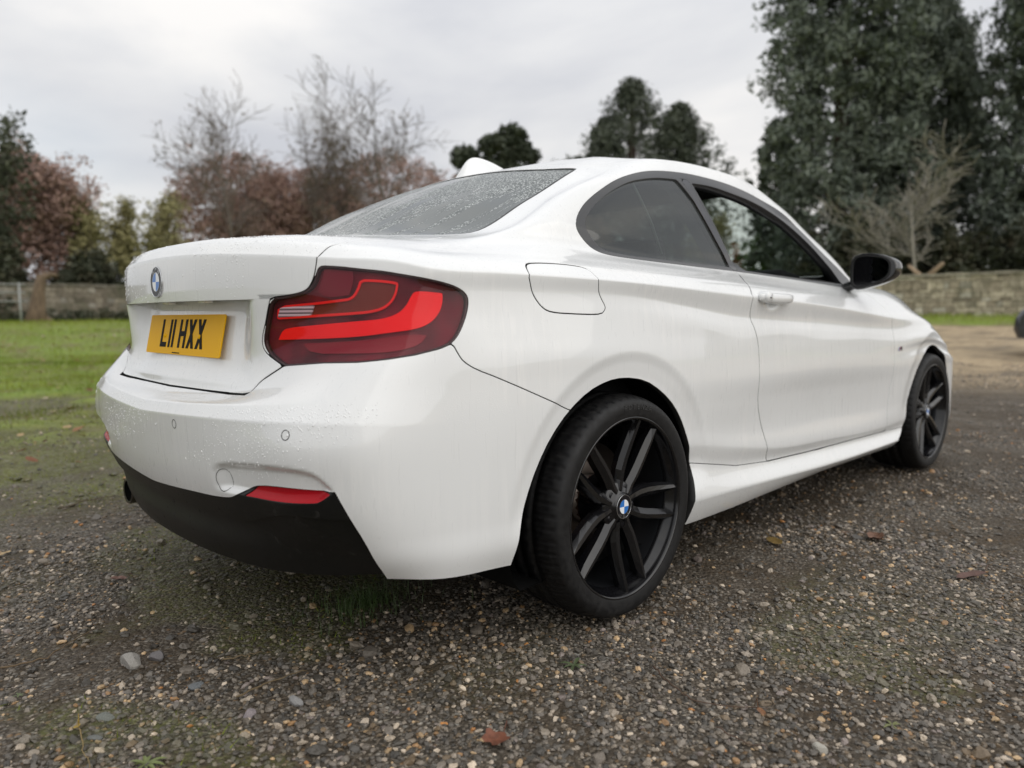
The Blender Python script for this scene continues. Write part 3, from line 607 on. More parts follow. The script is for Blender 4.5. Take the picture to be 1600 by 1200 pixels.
    # rest of the side
    ff=side(FUEL); freg=where_v(ff,9,15,.5); fm=inside(M,freg,GAP*.9); M=outside(M,freg,GAP*.5); panel('fuel_flap',fm,PAINT,car,.01,'R'); 
    panel('side_panel_patch',inside((BASE,BF),where_v(ff,9,15,.5),-.003),PAINT,car,.0,'L',-.0002)
    dd=where_v(side(DOOR),1,15.8,.5); dmm=inside(M,dd,GAP*.9); M=outside(M,dd,GAP*.9); panel('door',dmm,PAINT,car,.016,'RL')
    sl=where_v(side(sill2),0,5,.5); sm=inside(M,sl,GAP*.6); M=outside(M,sl,GAP*.6); panel('side_skirt',sm,PAINT,car,.03,'RL')
    hl=where_v(side([(2.97,.70),(3.08,.735),(3.20,.735),(3.36,.70),(3.40,.64),(3.30,.615),(3.08,.63)]),6,14,.5); hl2=lambda V:np.where(V[:,9]>.42,hl(V),.5); hm=inside(M,hl2,.001); M=outside(M,hl2,.001); panel('headlamp',hm,GLOSSB,car,.012,'RL',-.002)
    kd=lambda V:np.where((V[:,0]>3.3)&(V[:,7]<13),sdpoly(V[:,9],V[:,2],[(.035,.53),(.15,.525),(.185,.60),(.175,.665),(.05,.675),(.03,.61)]),.5); km=inside(M,kd,.001); M=outside(M,kd,.001); panel('kidney_grille',km,BLACK,car,.02,'RL',-.008)
    lg=lambda V:np.where((V[:,0]>3.2)&(V[:,7]<6),sdpoly(V[:,9],V[:,2],[(-.1,.28),(.42,.28),(.50,.40),(.36,.43),(-.1,.43)]),.5); gm=inside(M,lg,.001); M=outside(M,lg,.001); panel('lower_grille',gm,BLACK,car,.02,'B',-.010)
    bn=where_v(top(BON),11.5,16.5,.5); bnm=inside(M,bn,GAP); M=outside(M,bn,GAP); panel('bonnet',bnm,PAINT,car,.012,'B')
    cl=lambda V:np.where((V[:,7]>13.5)&(V[:,7]<16.5)&(V[:,9]<.60)&(V[:,0]>1.9),-.1,.1)
    rf=lambda V:(18.98+.0*V[:,7]-V[:,7])*.05
    rfm=inside(M,rf,.0012); M=outside(M,rf,.0008); panel('roof',rfm,PAINT,car,.012,'B')
    front=lambda V:(3.02-V[:,0]); fb=inside(M,lambda V:np.where(V[:,7]<11.9,3.02-V[:,0],.5),.001); M=outside(M,lambda V:np.where(V[:,7]<11.9,3.02-V[:,0],.5),.001)
    panel('front_bumper',fb,PAINT,car,.014,'B')
    wing=inside(M,lambda V:np.where(V[:,7]<16.6,2.0-V[:,0],.5),0.0)
    M=outside(M,lambda V:np.where(V[:,7]<16.6,2.0-V[:,0],.5),0.0)
    panel('front_wing',wing,PAINT,car,.02,'RL')
    panel('rear_quarter',M,PAINT,car,.02,'RL')
# ================================================================= wheels, lamps, trim, cabin
def lathe(profile,n,axis='y',a0=0,a1=2*math.pi,close=True):
    """profile: (radius, y) pairs"""
    V=[];F=[]; m=len(profile); full=abs(a1-a0-2*math.pi)<1e-6; k=n if full else n+1
    for i in range(k):
        a=a0+(a1-a0)*i/n
        for r,y in profile: V.append((r*math.sin(a),y,r*math.cos(a)))
    for i in range(n):
        j=(i+1)%k
        for q in range(m-1): F.append((i*m+q,i*m+q+1,j*m+q+1,j*m+q))
    return V,F
def box(name,c,s,mat,parent=None,rot=(0,0,0),bev=.0,seg=2):
    bm=bmesh.new(); bmesh.ops.create_cube(bm,size=1)
    for v in bm.verts: v.co=Vector((v.co.x*s[0],v.co.y*s[1],v.co.z*s[2]))
    if bev>0: bmesh.ops.bevel(bm,geom=bm.edges[:],offset=bev,segments=seg,profile=.7,affect='EDGES')
    me=bpy.data.meshes.new(name); bm.to_mesh(me); bm.free(); me.materials.append(mat)
    for p in me.polygons: p.use_smooth=bev>0
    o=bpy.data.objects.new(name,me); COL.objects.link(o); o.location=c; o.rotation_euler=rot
    if parent is not None: o.parent=parent
    return o
def from_bm(name,bm,mat,parent=None,smooth=True):
    me=bpy.data.meshes.new(name); bm.to_mesh(me); bm.free(); me.materials.append(mat)
    for p in me.polygons: p.use_smooth=smooth
    o=bpy.data.objects.new(name,me); COL.objects.link(o)
    if parent is not None: o.parent=parent
    return o
def tube(name,pts,rad,mat,parent=None,n=8):
    V=[];F=[]; P=[Vector(p) for p in pts]
    for i,p in enumerate(P):
        d=(P[min(i+1,len(P)-1)]-P[max(i-1,0)]).normalized(); q=d.orthogonal().normalized() if i==0 else (q-d*q.dot(d)).normalized(); b=d.cross(q)
        r=rad[i] if hasattr(rad,'__len__') else rad
        for k in range(n): a=2*math.pi*k/n; V.append(p+q*math.cos(a)*r+b*math.sin(a)*r)
    for i in range(len(P)-1):
        for k in range(n): F.append((i*n+k,i*n+(k+1)%n,(i+1)*n+(k+1)%n,(i+1)*n+k))
    F.append(tuple(range(n))[::-1]); F.append(tuple((len(P)-1)*n+k for k in range(n)))
    return mesh_obj(name,V,F,mat,parent)
def text_mesh(name,s,size,mat,parent,M,extrude=.0006,align='CENTER'):
    cu=bpy.data.curves.new(name,'FONT'); cu.body=s; cu.size=size; cu.extrude=extrude; cu.align_x=align; cu.align_y='CENTER'; cu.resolution_u=3
    o=bpy.data.objects.new(name,cu); COL.objects.link(o); C.view_layer.update()
    me=bpy.data.meshes.new_from_object(o.evaluated_get(C.evaluated_depsgraph_get())); bpy.data.objects.remove(o)
    me.name=name; me.materials.clear(); me.materials.append(mat); o=bpy.data.objects.new(name,me); COL.objects.link(o); o.parent=parent; o.matrix_local=M; return o
def roundel(parent,M,R,name='badge'):
    """round badge in its own xy plane, z outwards, y up"""
    def disc(r0,r1,z,a0=0,a1=2*math.pi,n=40):
        V=[];F=[]
        for i in range(n+1):
            a=a0+(a1-a0)*i/n; V+=[(r0*math.cos(a),r0*math.sin(a),z),(r1*math.cos(a),r1*math.sin(a),z)]
        for i in range(n): F.append((2*i,2*i+1,2*i+3,2*i+2))
        return V,F
    V=[];F=[];prof=[(R,-.003),(R,.0010),(R*.985,.0018),(R*.95,.0018),(R*.94,.0012),(0.0001,.0012)]
    n=48
    for i in range(n):
        a=2*math.pi*i/n
        for r,z in prof: V.append((r*math.cos(a),r*math.sin(a),z))
    m=len(prof)
    F2=[];idx=[]
    for i in range(n):
        j=(i+1)%n
        for q in range(m-1): F2.append((i*m+q,j*m+q,j*m+q+1,i*m+q+1)); idx.append(0 if q<4 else 1)
    o=mesh_obj(name,V,F2,None,parent,mats=[SILVER,BBLK],midx=idx,smooth=False); o.matrix_local=M
    v,f=disc(R*.585,R*.62,.0016); mesh_obj('badge_ring',v,f,SILVER,o,smooth=False)
    for k in range(4):
        v,f=disc(.0001,R*.585,.0016,k*math.pi/2,(k+1)*math.pi/2,12); mesh_obj('badge_quarter',v,f,BLUE if k in (1,3) else WHITE,o,smooth=False)
    for ch,a in (('B',38),('M',0),('W',-38)):
        t=math.radians(a); text_mesh('badge_letter',ch,R*.38,SILVER,o,Matrix.Translation((-math.sin(t)*R*.79,math.cos(t)*R*.79,.0016))@Matrix.Rotation(t,4,'Z'),.0003)
    return o
def wheel_meshes():
    proto=empty('wheel')
    n=360
    RT=.3135
    prof=[(.245,-.006),(.252,-.0095),(.258,-.011),(.268,-.0125),(.278,-.0135),(.287,-.0125),(.2945,-.009),(.2995,-.004),(.3035,.003),(.3075,.014),(.3105,.028),(RT-.0015,.045),(RT,.062),(RT-.007,.064),(RT-.007,.071),(RT,.073),(RT+.0005,.105),(RT-.007,.107),(RT-.007,.117),(RT+.0005,.119),(RT,.150),(RT-.007,.152),(RT-.007,.159),(RT,.161),(.3105,.196),(.303,.222),(.287,.236),(.265,.236),(.245,.228),(.238,.19)]
    V=[];m=len(prof)
    for i in range(n):
        a=2*math.pi*i/n; g=(i%6==0)
        for q,(r,y) in enumerate(prof):
            rr=r
            if g and (8<=q<=11 or 24<=q<=25): rr=r-.0038
            elif (i%6==3) and q in (10,11,12,15,20,23): rr=r-.0025
            V.append((rr*math.sin(a),y,rr*math.cos(a)))
    F=[]
    for i in range(n):
        j=(i+1)%n
        for q in range(m-1): F.append((i*m+q,i*m+q+1,j*m+q+1,j*m+q))
    ty=mesh_obj('tyre',V,F,TYRE,proto)
    word='POTENZA'; matl=simple('tyre_lettering',(.030,.030,.031),.5)
    for k,ch in enumerate(word):
        t=math.radians(4-(k-3)*-3.9*-1)
        a=math.radians(6+(k-3)*3.9)
        M=Matrix.Rotation(a,4,'Y')@Matrix.Translation((0,-.0136,.279))@Matrix.Rotation(math.radians(90),4,'X')
        text_mesh('tyre_letter',ch,.020,matl,ty,M,.0006)
    # rim: lip and barrel
    rp=[(.2535,-.004),(.2530,-.0085),(.2500,-.0105),(.2460,-.0095),(.2435,-.0055),(.2425,.002),(.2400,.010),(.2330,.022),(.2290,.035),(.2240,.060),(.2200,.110),(.2180,.165),(.2300,.196),(.2500,.205)]
    v,f=lathe(rp,128); rim=mesh_obj('rim',v,f,RIM,proto)
    v,f=lathe([(.2285,.036),(.2235,.061),(.2195,.111),(.2175,.166)],96); mesh_obj('rim_barrel',v,[tuple(q) for q in f],RIMIN,rim)
    # hub plate
    hp=[(.0001,.012),(.030,.012),(.034,.0135),(.037,.018),(.040,.022),(.064,.026),(.070,.032),(.072,.055),(.078,.11)]
    v,f=lathe(hp,64); mesh_obj('hub',v,f,RIM,rim)
    # ten blades in five pairs, each a ridge of facets running out to the lip
    for k in range(5):
        A=math.radians(24+72*k)
        for sd in (-1,1):
            st=[ # r, offset, half width, face depth, body depth, ridge shift
                (.040,.0170,.0150,.0195,.040,0),(.066,.0230,.0180,.0205,.048,.0),(.092,.0310,.0185,.0185,.050,.0),(.125,.0360,.0180,.0150,.048,0),(.165,.0385,.0170,.0100,.044,0),(.205,.0400,.0150,.0045,.038,0),(.2435,.0425,.0095,-.0015,.026,0)]
            V=[];F=[]
            for r,o,h,fy,by,_ in st:
                c=o*sd; out=c+sd*h; inn=c-sd*h
                for t,y in ((inn,by),(inn,fy+.012),(c-sd*h*.15,fy),(c+sd*h*.55,fy+.002),(out,fy+.016),(out,by)):
                    V.append((t,y,r))
            m=6
            for i in range(len(st)-1):
                for q in range(m-1):
                    qd=(i*m+q,i*m+q+1,(i+1)*m+q+1,(i+1)*m+q); F.append(qd if sd<0 else qd[::-1])
            e=len(st)-1; F.append(tuple(e*m+q for q in range(m)))
            V=[(math.cos(A)*x+math.sin(A)*z,y,-math.sin(A)*x+math.cos(A)*z) for x,y,z in V]
            mesh_obj('spoke',V,F,RIM,rim,smooth=False)
        # wheel bolt
        B=A
        v,f=lathe([(.0001,.024),(.0085,.024),(.0095,.028),(.0095,.04)],10); v=[(x+math.sin(B)*.054,y,z+math.cos(B)*.054) for x,y,z in v]; mesh_obj('wheel_bolt',v,f,BBLK,rim)
    Mb=Matrix.Translation((0,.0115,0))@Matrix.Rotation(math.radians(90),4,'X')@Matrix.Rotation(math.radians(178),4,'Z')
    roundel(rim,Mb,.0335,'hub_badge')
    return proto
def deep_copy(o,parent=None,skip=()):
    c=o.copy(); COL.objects.link(c); c.parent=parent
    for ch in list(o.children):
        if ch.name.split('.')[0] not in skip: deep_copy(ch,c,skip)
    return c
def surf_point(x=None,w=None,z=None,vmax=12.5):
    V=BASE; k=V[:,7]<vmax; V=V[k]
    if x is None: k=(V[:,0]<0); V=V[k]; d=(V[:,9]-w)**2+(V[:,2]-z)**2
    else: d=(V[:,0]-x)**2+(V[:,2]-z)**2+np.where(V[:,9]<.5,9,0)
    i=int(np.argmin(d)); p=V[i,:3].copy(); n=V[i,3:6]/np.linalg.norm(V[i,3:6])
    # slide along the tangent plane to the asked point
    if x is None:
        dy,dz=-w-p[1],z-p[2]; p=np.array([p[0]-(n[1]*dy+n[2]*dz)/n[0],-w,z])
    else:
        dx,dz=x-p[0],z-p[2]; p=np.array([x,p[1]-(n[0]*dx+n[2]*dz)/n[1],z])
    return Vector(p),Vector(n)
def frame(p,n,up=Vector((0,0,1))):
    z=n.normalized(); x=up.cross(z).normalized(); y=z.cross(x); m=Matrix((x,y,z)).transposed().to_4x4(); m.translation=p; return m
def ring_mark(name,p,n,R,car,mat,wd=.0009):
    V=[];F=[]; M=frame(p,n)
    k=40
    for i in range(k):
        a=2*math.pi*i/k
        for r,z in ((R-wd,.0004),(R,.0007),(R+wd,.0004)):
            q=M@Vector((r*math.cos(a),r*math.sin(a),0)); p2,n2=surf_point(w=abs(q.y),z=q.z); p2.y*=1 if p.y<0 else -1
            q.x=p2.x; V.append(q+n*z)
    for i in range(k):
        j=(i+1)%k
        for q in range(2): F.append((3*i+q,3*i+q+1,3*j+q+1,3*j+q))
    return mesh_obj(name,V,F,mat,car)
def build_details(car,paint):
    # wheels
    w0=wheel_meshes(); w0.parent=car; w0.location=(0,-.8726,.3145)
    for (x,y,rz) in ((2.69,-.8700,0),(0,.8726,math.pi),(2.69,.8700,math.pi)):
        w=deep_copy(w0,car,() if y<0 else ('tyre_letter',)); w.location=(x,y,.3145); w.rotation_euler=(0,0,rz)
        if x>1 and y<0: w.rotation_euler=(0,math.radians(-31),math.radians(-1.0))
    for x in (0,2.69):
        for s in (-1,1):
            # arch liner, disc and caliper
            v,f=lathe([(.395,.02),(.395,.42),(.0001,.42)] if s<0 else [(.395,-.02),(.395,-.42),(.0001,-.42)],40); v=[(a+x-.005,b+s*.83,c+.31) for a,b,c in v]
            v=[(a,b,max(c,.16)) for a,b,c in v]
            mesh_obj('arch_liner',v,f,LINER,car)
            v,f=lathe([(.075,.0),(.165,.0),(.165,.02),(.075,.02),(.07,-.03),(.0001,-.03)],48); v=[(a+x,s*(.735-b) if s>0 else -(.735)+b,c+.3145) for a,b,c in v]; mesh_obj('brake_disc',v,f,DISC,car)
            box('brake_caliper',(x+(-.13 if x<1 else -.13),s*.735,.40),(.07,.06,.15),RUST if x<1 else RIMIN,car,(0,.35,0),.012)
            tube('axle_hub',[(x,s*.70,.3145),(x,s*.80,.3145)],.072,RUST,car,20)
    # underbody
    box('underbody',(1.4,0,.27),(3.7,1.0,.10),LINER,car,bev=.02); box('floor_pan',(1.33,0,.27),(1.80,1.62,.12),LINER,car,bev=.02); box('rear_floor',(-.58,0,.36),(.34,1.20,.18),LINER,car,bev=.03)
    box('rear_silencer',(-.56,.15,.31),(.20,.80,.12),RIMIN,car,bev=.05,seg=4)
    # exhaust
    v,f=lathe([(.034,.0),(.040,-.002),(.042,.002),(.042,.13)],32); v=[(-.865+b,.475+c,.285+a) for a,b,c in v]
    mesh_obj('exhaust_tip',v,[q for q in f],simple('sooty_chrome',(.16,.15,.14),.25,1),car)
    v,f=lathe([(.0385,.003),(.0375,.12),(.0001,.12)],32); v=[(-.865+b,.475+c,.285+a) for a,b,c in v]; mesh_obj('exhaust_pipe',v,f,LINER,car)
    # number plate
    P=empty('number_plate'); P.parent=car
    P.matrix_local=Matrix.Translation((-.8445,0,.797))@Matrix(((0,0,-1,0),(-1,0,0,0),(0,1,0,0),(0,0,0,1)))@Matrix.Rotation(-.21,4,'X')
    bm=bmesh.new(); r=.006
    pts=[]
    for cx,cy,a0 in ((.26-r,.0555-r,0),(-.26+r,.0555-r,90),(-.26+r,-.0555+r,180),(.26-r,-.0555+r,270)):
        for i in range(5): a=math.radians(a0+i*22.5); pts.append((cx+r*math.cos(a),cy+r*math.sin(a)))
    V=[(a,b,-.003) for a,b in pts]+[(a,b,0) for a,b in pts]; n=len(pts); F=[tuple(range(n))[::-1],tuple(range(n,2*n))]+[(i,(i+1)%n,n+(i+1)%n,n+i) for i in range(n)]
    mesh_obj('plate_board',V,F,PLATE,P,smooth=False)
    def strokes(ch,x0):
        H=.079; w=.050; s=.014; y0=-.0395+.003; 
        def q(*p): return [(x0+a,y0+b) for a,b in p]
        if ch=='L': return [q((0,0),(w*.92,0),(w*.92,s),(s,s),(s,H),(0,H))]
        if ch=='1': return [q((0,0),(s,0),(s,H),(0,H))]
        if ch=='H': return [q((0,0),(s,0),(s,H),(0,H)),q((w-s,0),(w,0),(w,H),(w-s,H)),q((s,H/2-s/2),(w-s,H/2-s/2),(w-s,H/2+s/2),(s,H/2+s/2))]
        if ch=='X': return [q((0,0),(s*1.15,0),(w,H),(w-s*1.15,H)),q((w-s*1.15,0),(w,0),(s*1.15,H),(0,H))]
    x=-.1555
    for ch,adv in (('L',.060),('1',.025),('1',.047),('H',.061),('X',.061),('X',.061)):
        V=[];F=[]
        for k,s_ in enumerate(strokes(ch,x)):
            b=len(V); n=len(s_); z=.0008+.0001*k; V+=[(a,c,z) for a,c in s_]+[(a,c,0) for a,c in s_]; F.append(tuple(b+i for i in range(n))); F+=[(b+(i+1)%n,b+i,b+n+i,b+n+(i+1)%n) for i in range(n)]
        mesh_obj('plate_character',V,F,INK,P,smooth=False); x+=adv
    for sx in (-.125,.12):
        v,f=lathe([(.0001,-.004),(.005,-.003),(.007,0)],16); mesh_obj('screw_cap',[(a+sx,c-.004,-b) for a,b,c in v],f,PLATE,P)
    mesh_obj('plate_print',[(-.055,-.0525,.0004),(.0,-.0525,.0004),(.0,-.0495,.0004),(-.055,-.0495,.0004)],[(0,1,2,3)],INK,P,smooth=False)  # small dark bar standing for the fine print
    # badge on the lid
    p,n=surf_point(w=0,z=.938); M=frame(Vector((p[0]-.001,0,.938)),Vector((-1,0,.045))); roundel(car,M,.041,'badge')
    # licence lamps under the overhang
    for y in (.09,-.16): box('licence_lamp',(-.842,y,.8835),(.02,.045,.006),LAMPW,car,bev=.002)
    # sensors and tow eye cover
    for (w,z),ss in (((SENS_A[1],SENS_A[2]),(1,)),((SENS_B[1],SENS_B[2]),(1,-1))):
        for s in ss:
            p,n=surf_point(w=w,z=z)
            if s<0: p.y=-p.y; n=Vector((n.x,-n.y,n.z))
            ring_mark('parking_sensor',p,n,.0105,car,BLACK,.0009)
    p,n=surf_point(w=TOWP[1],z=TOWP[2]); ring_mark('tow_eye_cover',p,n,.0265,car,BLACK,.0008)
    # door handles
    for s in (-1,1):
        p,n=surf_point(x=.875,z=.897); p=Vector((p.x,-abs(p.y)*1.0,p.z)); 
        H=empty('door_handle'); H.parent=car
        bm=bmesh.new(); N_=14
        prof=[]
        V=[];F=[];k=12
        for i in range(N_+1):
            t=i/N_; x=-.125+.25*t; hh=.0175*(1-.45*abs(2*t-1)**3)+.001; hh=hh*(1-.0*t); dd=.011*(1-.55*abs(2*t-1)**4); off=.026-.010*abs(2*t-1)**2.5 if 0<t<1 else .012
            for q in range(k):
                a=2*math.pi*q/k; V.append((x,-(off+dd*math.cos(a)),hh*math.sin(a)-.004*math.sin(t*3.14)-t*.003))
        for i in range(N_):
            for q in range(k): F.append((i*k+q,i*k+(q+1)%k,(i+1)*k+(q+1)%k,(i+1)*k+q))
        F.append(tuple(range(k))[::-1]); F.append(tuple(N_*k+q for q in range(k)))
        mesh_obj('handle_grip',V,F[::1],paint,H)
        v,f=lathe([(.019,.0),(.019,-.030),(.016,-.0345),(.0001,-.036)],24); mesh_obj('lock_cap',[(a*1.25-.088,b,c) for a,b,c in v],f,paint,H)
        v,f=lathe([(.0055,-.036),(.0055,-.0375),(.0001,-.0375)],16); mesh_obj('key_slot',[(a-.088,b,c) for a,b,c in v],f,SILVER,H)
        H.location=(.878,p.y+.004,.899) if s<0 else (.878,-(p.y+.004),.899)
        if s>0: H.scale=(1,-1,1)
    # aerial fin
    V=[];F=[];st=[(0,.030,0),(.02,.030,.0),(.06,.028,0),(.11,.025,0),(.17,.018,0),(.235,.004,0)]
    topz=[.0,.067,.069,.055,.032,.004]; base=[(.150,1.3395),(.17,1.345),(.21,1.357),(.26,1.371),(.32,1.386),(.385,1.395)]
    for (dx,hw,_),tz,(bx,bz) in zip(st,topz,base):
        for q in range(7):
            a=math.pi*q/6; ca=math.cos(a); sa=math.sin(a)**.75; V.append((bx+ (tz*.32 if dx<.07 else 0)*sa*(.6 if dx==0 else 1), hw*ca*(1-.62*sa), bz-.008+(tz+.008)*sa))
    for i in range(5):
        for q in range(6): F.append((i*7+q,i*7+q+1,(i+1)*7+q+1,(i+1)*7+q))
    o=mesh_obj('aerial_fin',V,F,paint,car); md=o.modifiers.new('s','SUBSURF'); md.levels=2; md.render_levels=2
    # fender badge
    p,n=surf_point(x=2.181,z=.668); M=frame(p+n*.001,n)
    B=empty('wing_badge'); B.parent=car; B.matrix_local=M
    for k,m_ in enumerate((BLUE,MBLU,MRED)):
        x=-.020+k*.005; mesh_obj('badge_stripe',[(x,-.009,.001),(x+.004,-.009,.001),(x+.010,.009,.001),(x+.006,.009,.001)],[(0,1,2,3)],m_,B,smooth=False)
    text_mesh('badge_letter','M',.030,SIL2,B,Matrix.Translation((.014,0,.001)),.001)
    # door mirrors
    for s in (-1,1):
        Mr=empty('door_mirror'); Mr.parent=car
        bm=bmesh.new(); bmesh.ops.create_icosphere(bm,subdivisions=4,radius=1)
        for v in bm.verts:
            x,y,z=v.co
            sx=abs(x)**.8*(1 if x>0 else -1); 
            yy=abs(y)**.60*(1 if y>0 else -1); zz=abs(z)**.60*(1 if z>0 else -1)
            X=.0+max(x,-.18)*.105; Y=yy*.094; Zz=zz*(.072-.012*yy*(-1))
            # outer end narrower and swept, lower edge rises outwards
            o_=-yy
            Zz*=1-.20*max(0,o_)**2; Zz+=.004*o_ if zz>0 else .012*o_
            v.co=Vector((X+.03*max(0,o_)**2,Y,Zz))
        o=from_bm('mirror_shell',bm,GLOSSB,Mr)
        # glass
        k=36;V=[];F=[]
        for rr,dx in ((1.0,-.0205),(.90,-.0225),(.88,-.0180)):
            for i in range(k):
                a=2*math.pi*i/k; cy=math.cos(a);cz=math.sin(a); yy=abs(cy)**.52*(1 if cy>0 else -1); zz=abs(cz)**.52*(1 if cz>0 else -1); o_=-yy
                Zz=zz*(.072+.012*yy)*(1-.20*max(0,o_)**2); Zz+=.004*o_ if zz>0 else .012*o_
                V.append((dx,yy*.088*rr,Zz*.90*rr))
        for j in range(2):
            for i in range(k): F.append((j*k+i,(j+1)*k+i,(j+1)*k+(i+1)%k,j*k+(i+1)%k))
        mesh_obj('mirror_frame',V,F,BLACK,Mr)
        mesh_obj('mirror_glass',[(a-.0002,b,c) for a,b,c in V[2*k:]],[tuple(range(k))],simple('mirror_silver',(.72,.75,.78),.02,1),Mr,smooth=False)
        tube('mirror_stalk',[(.02,.075,-.045),(.03,.11,-.06),(.05,.155,-.075)],[.020,.022,.026],GLOSSB,Mr,12)
        Mr.location=(1.735,-.886,1.024); Mr.rotation_euler=(0,0,math.radians(-9))
        if s>0: Mr.location=(1.735,.886,1.024); Mr.scale=(1,-1,1); Mr.rotation_euler=(0,0,math.radians(9))
    # cabin
    def seat(x,y,z=.30,w=.50,rear=False):
        S=empty('seat'); S.parent=car; S.location=(x,y,z)
        box('seat_cushion',(.22,0,.08),(.52,w,.17),LEATHER,S,(0,-.12,0),.06,4); box('seat_back',(-.10,0,.36),(.16,w-.03,.60),LEATHER,S,(0,-.32,0),.06,4)
        box('head_rest',(-.245,0,.735),(.10,.26,.17),LEATHER,S,(0,-.25,0),.045,4)
    seat(.95,-.37); seat(.95,.37); 
    S=empty('rear_seat'); S.parent=car; S.location=(.12,0,.34); box('seat_cushion',(.20,0,.06),(.46,1.15,.16),LEATHER,S,bev=.05,seg=3); box('seat_back',(-.12,0,.36),(.14,1.15,.60),LEATHER,S,(0,-.35,0),.05,3)
    box('parcel_shelf',(-.30,0,.975),(.40,1.10,.03),CABIN,car,bev=.01)
    box('dashboard',(1.93,0,.88),(.42,1.36,.20),CABIN,car,(0,.10,0),.07,4); box('instrument_cowl',(1.72,-.37,.985),(.20,.34,.10),CABIN,car,(0,.12,0),.045,4)
    V=[];F=[];
    for i in range(32):
        a=2*math.pi*i/32
        for q in range(8): b=2*math.pi*q/8; r=.182+.016*math.cos(b); V.append((.016*math.sin(b),r*math.sin(a),r*math.cos(a)))
    for i in range(32):
        for q in range(8): F.append((i*8+q,i*8+(q+1)%8,((i+1)%32)*8+(q+1)%8,((i+1)%32)*8+q))
    o=mesh_obj('steering_wheel',V,F,LEATHER,car); o.location=(1.50,-.37,.855); o.rotation_euler=(0,math.radians(-22),0)
    box('steering_boss',(1.50,-.37,.85),(.05,.34,.06),LEATHER,car,(0,math.radians(-22),0),.02)
    for s in (-1,1): box('door_card',(1.35,s*.71,.69),(1.0,.05,.46),CABIN,car,bev=.02)
    box('rear_side_trim',(.30,-.66,.72),(.9,.06,.5),CABIN,car,bev=.02); box('rear_side_trim',(.30,.66,.72),(.9,.06,.5),CABIN,car,bev=.02)
    box('cabin_floor',(.95,0,.40),(2.2,1.4,.03),CABIN,car)
    tube('quarter_glass_line',[(.350,-.626,1.262),(.362,-.655,1.20),(.382,-.680,1.13),(.396,-.708,1.035)],.0042,simple('glass_line_grey',(.55,.56,.54),.6),car,6)  # thin pale line just inside the right quarter glass
SIL2=simple('badge_dark_silver',(.18,.18,.19),.3,1)
def droplets(car,paint):
    """water beads standing on the rear panels"""
    t=NT('water_bead'); t.set(Base__Color=(.78,.79,.79),Roughness=.03); t.b.inputs['Coat Weight'].default_value=1; t.b.inputs['Specular IOR Level'].default_value=1.0; wat=t.m
    r=random.Random(5); V=BASE; sel=np.where((V[:,0]<-.62)&(V[:,7]>3)&(V[:,7]<14.6)&(V[:,9]<.80)&~((V[:,7]>6.8)&(V[:,7]<8.3)))[0]
    P=[];F=[]
    tp=None
    rings=[(1,0),(.82,.5),(.42,.80)]
    cnt=0
    while cnt<5600:
        i=int(sel[r.randrange(len(sel))]); v=V[i]; sgn=r.choice((-1,1)); p=Vector((v[0],v[1]*sgn,v[2])); n=Vector((v[3],v[4]*sgn,v[5]))
        if n.length<.5: continue
        dens=.5+.5*math.sin(p.y*9+1.3*math.sin(p.z*11)); 
        if r.random()>dens**1.5: continue
        # nothing on the recessed face, lamps or diffuser
        if 7.9<v[7]<10.95 and v[9]<.55: continue
        if 7.6<v[7]<12.1 and v[9]>.42: continue
        if v[2]<.495: continue
        M=frame(p+Vector((r.uniform(-.004,.004),r.uniform(-.008,.008),r.uniform(-.008,.008)))-n*.0,n); s=.0005+.0013*r.random()**3; el=1+1.6*r.random()*(r.random()<.35)
        # re-seat on the tangent plane
        q=M.translation; q-=n*((q-p).dot(n)); M.translation=q-n*.0001
        b=len(P)
        for rr,h in rings:
            for k in range(6): a=k*math.pi/3; P.append(M@Vector((rr*s*math.cos(a),rr*s*math.sin(a)*el,h*s*.8)))
        P.append(M@Vector((0,0,.9*s*.8)))
        for j in range(2):
            for k in range(6): F.append((b+j*6+k,b+j*6+(k+1)%6,b+(j+1)*6+(k+1)%6,b+(j+1)*6+k))
        for k in range(6): F.append((b+12+k,b+12+(k+1)%6,b+18))
        cnt+=1
    o=mesh_obj('water_beads',P,F,wat,car); o['kind']='stuff'
car=empty('parked_coupe')
tag(car,'white two-door coupe with black wheels, parked on the gravel','car')
build_shell(car,PAINT); build_details(car,PAINT); droplets(car,PAINT)
# ================================================================= ground
NR=np.random.RandomState(3)
def vnoise(x,y,s,seed=0):
    x=np.asarray(x,float)/s+seed*17.3; y=np.asarray(y,float)/s+seed*9.1; xi=np.floor(x).astype(int); yi=np.floor(y).astype(int); fx=x-xi; fy=y-yi; fx=fx*fx*(3-2*fx); fy=fy*fy*(3-2*fy)
    def h(a,b): n=(a*374761393+b*668265263+seed*1442695)&0x7fffffff; n=((n^(n>>13))*1274126177)&0x7fffffff; return ((n^(n>>16))&0xffff)/65535.
    return (h(xi,yi)*(1-fx)+h(xi+1,yi)*fx)*(1-fy)+(h(xi,yi+1)*(1-fx)+h(xi+1,yi+1)*fx)*fy
def fbm(x,y,s,o=4,seed=0):
    r=0;a=.5
    for k in range(o): r=r+a*vnoise(x,y,s/2**k,seed+k); a*=.5
    return r
CX,CY=CAMPOS[0],CAMPOS[1]
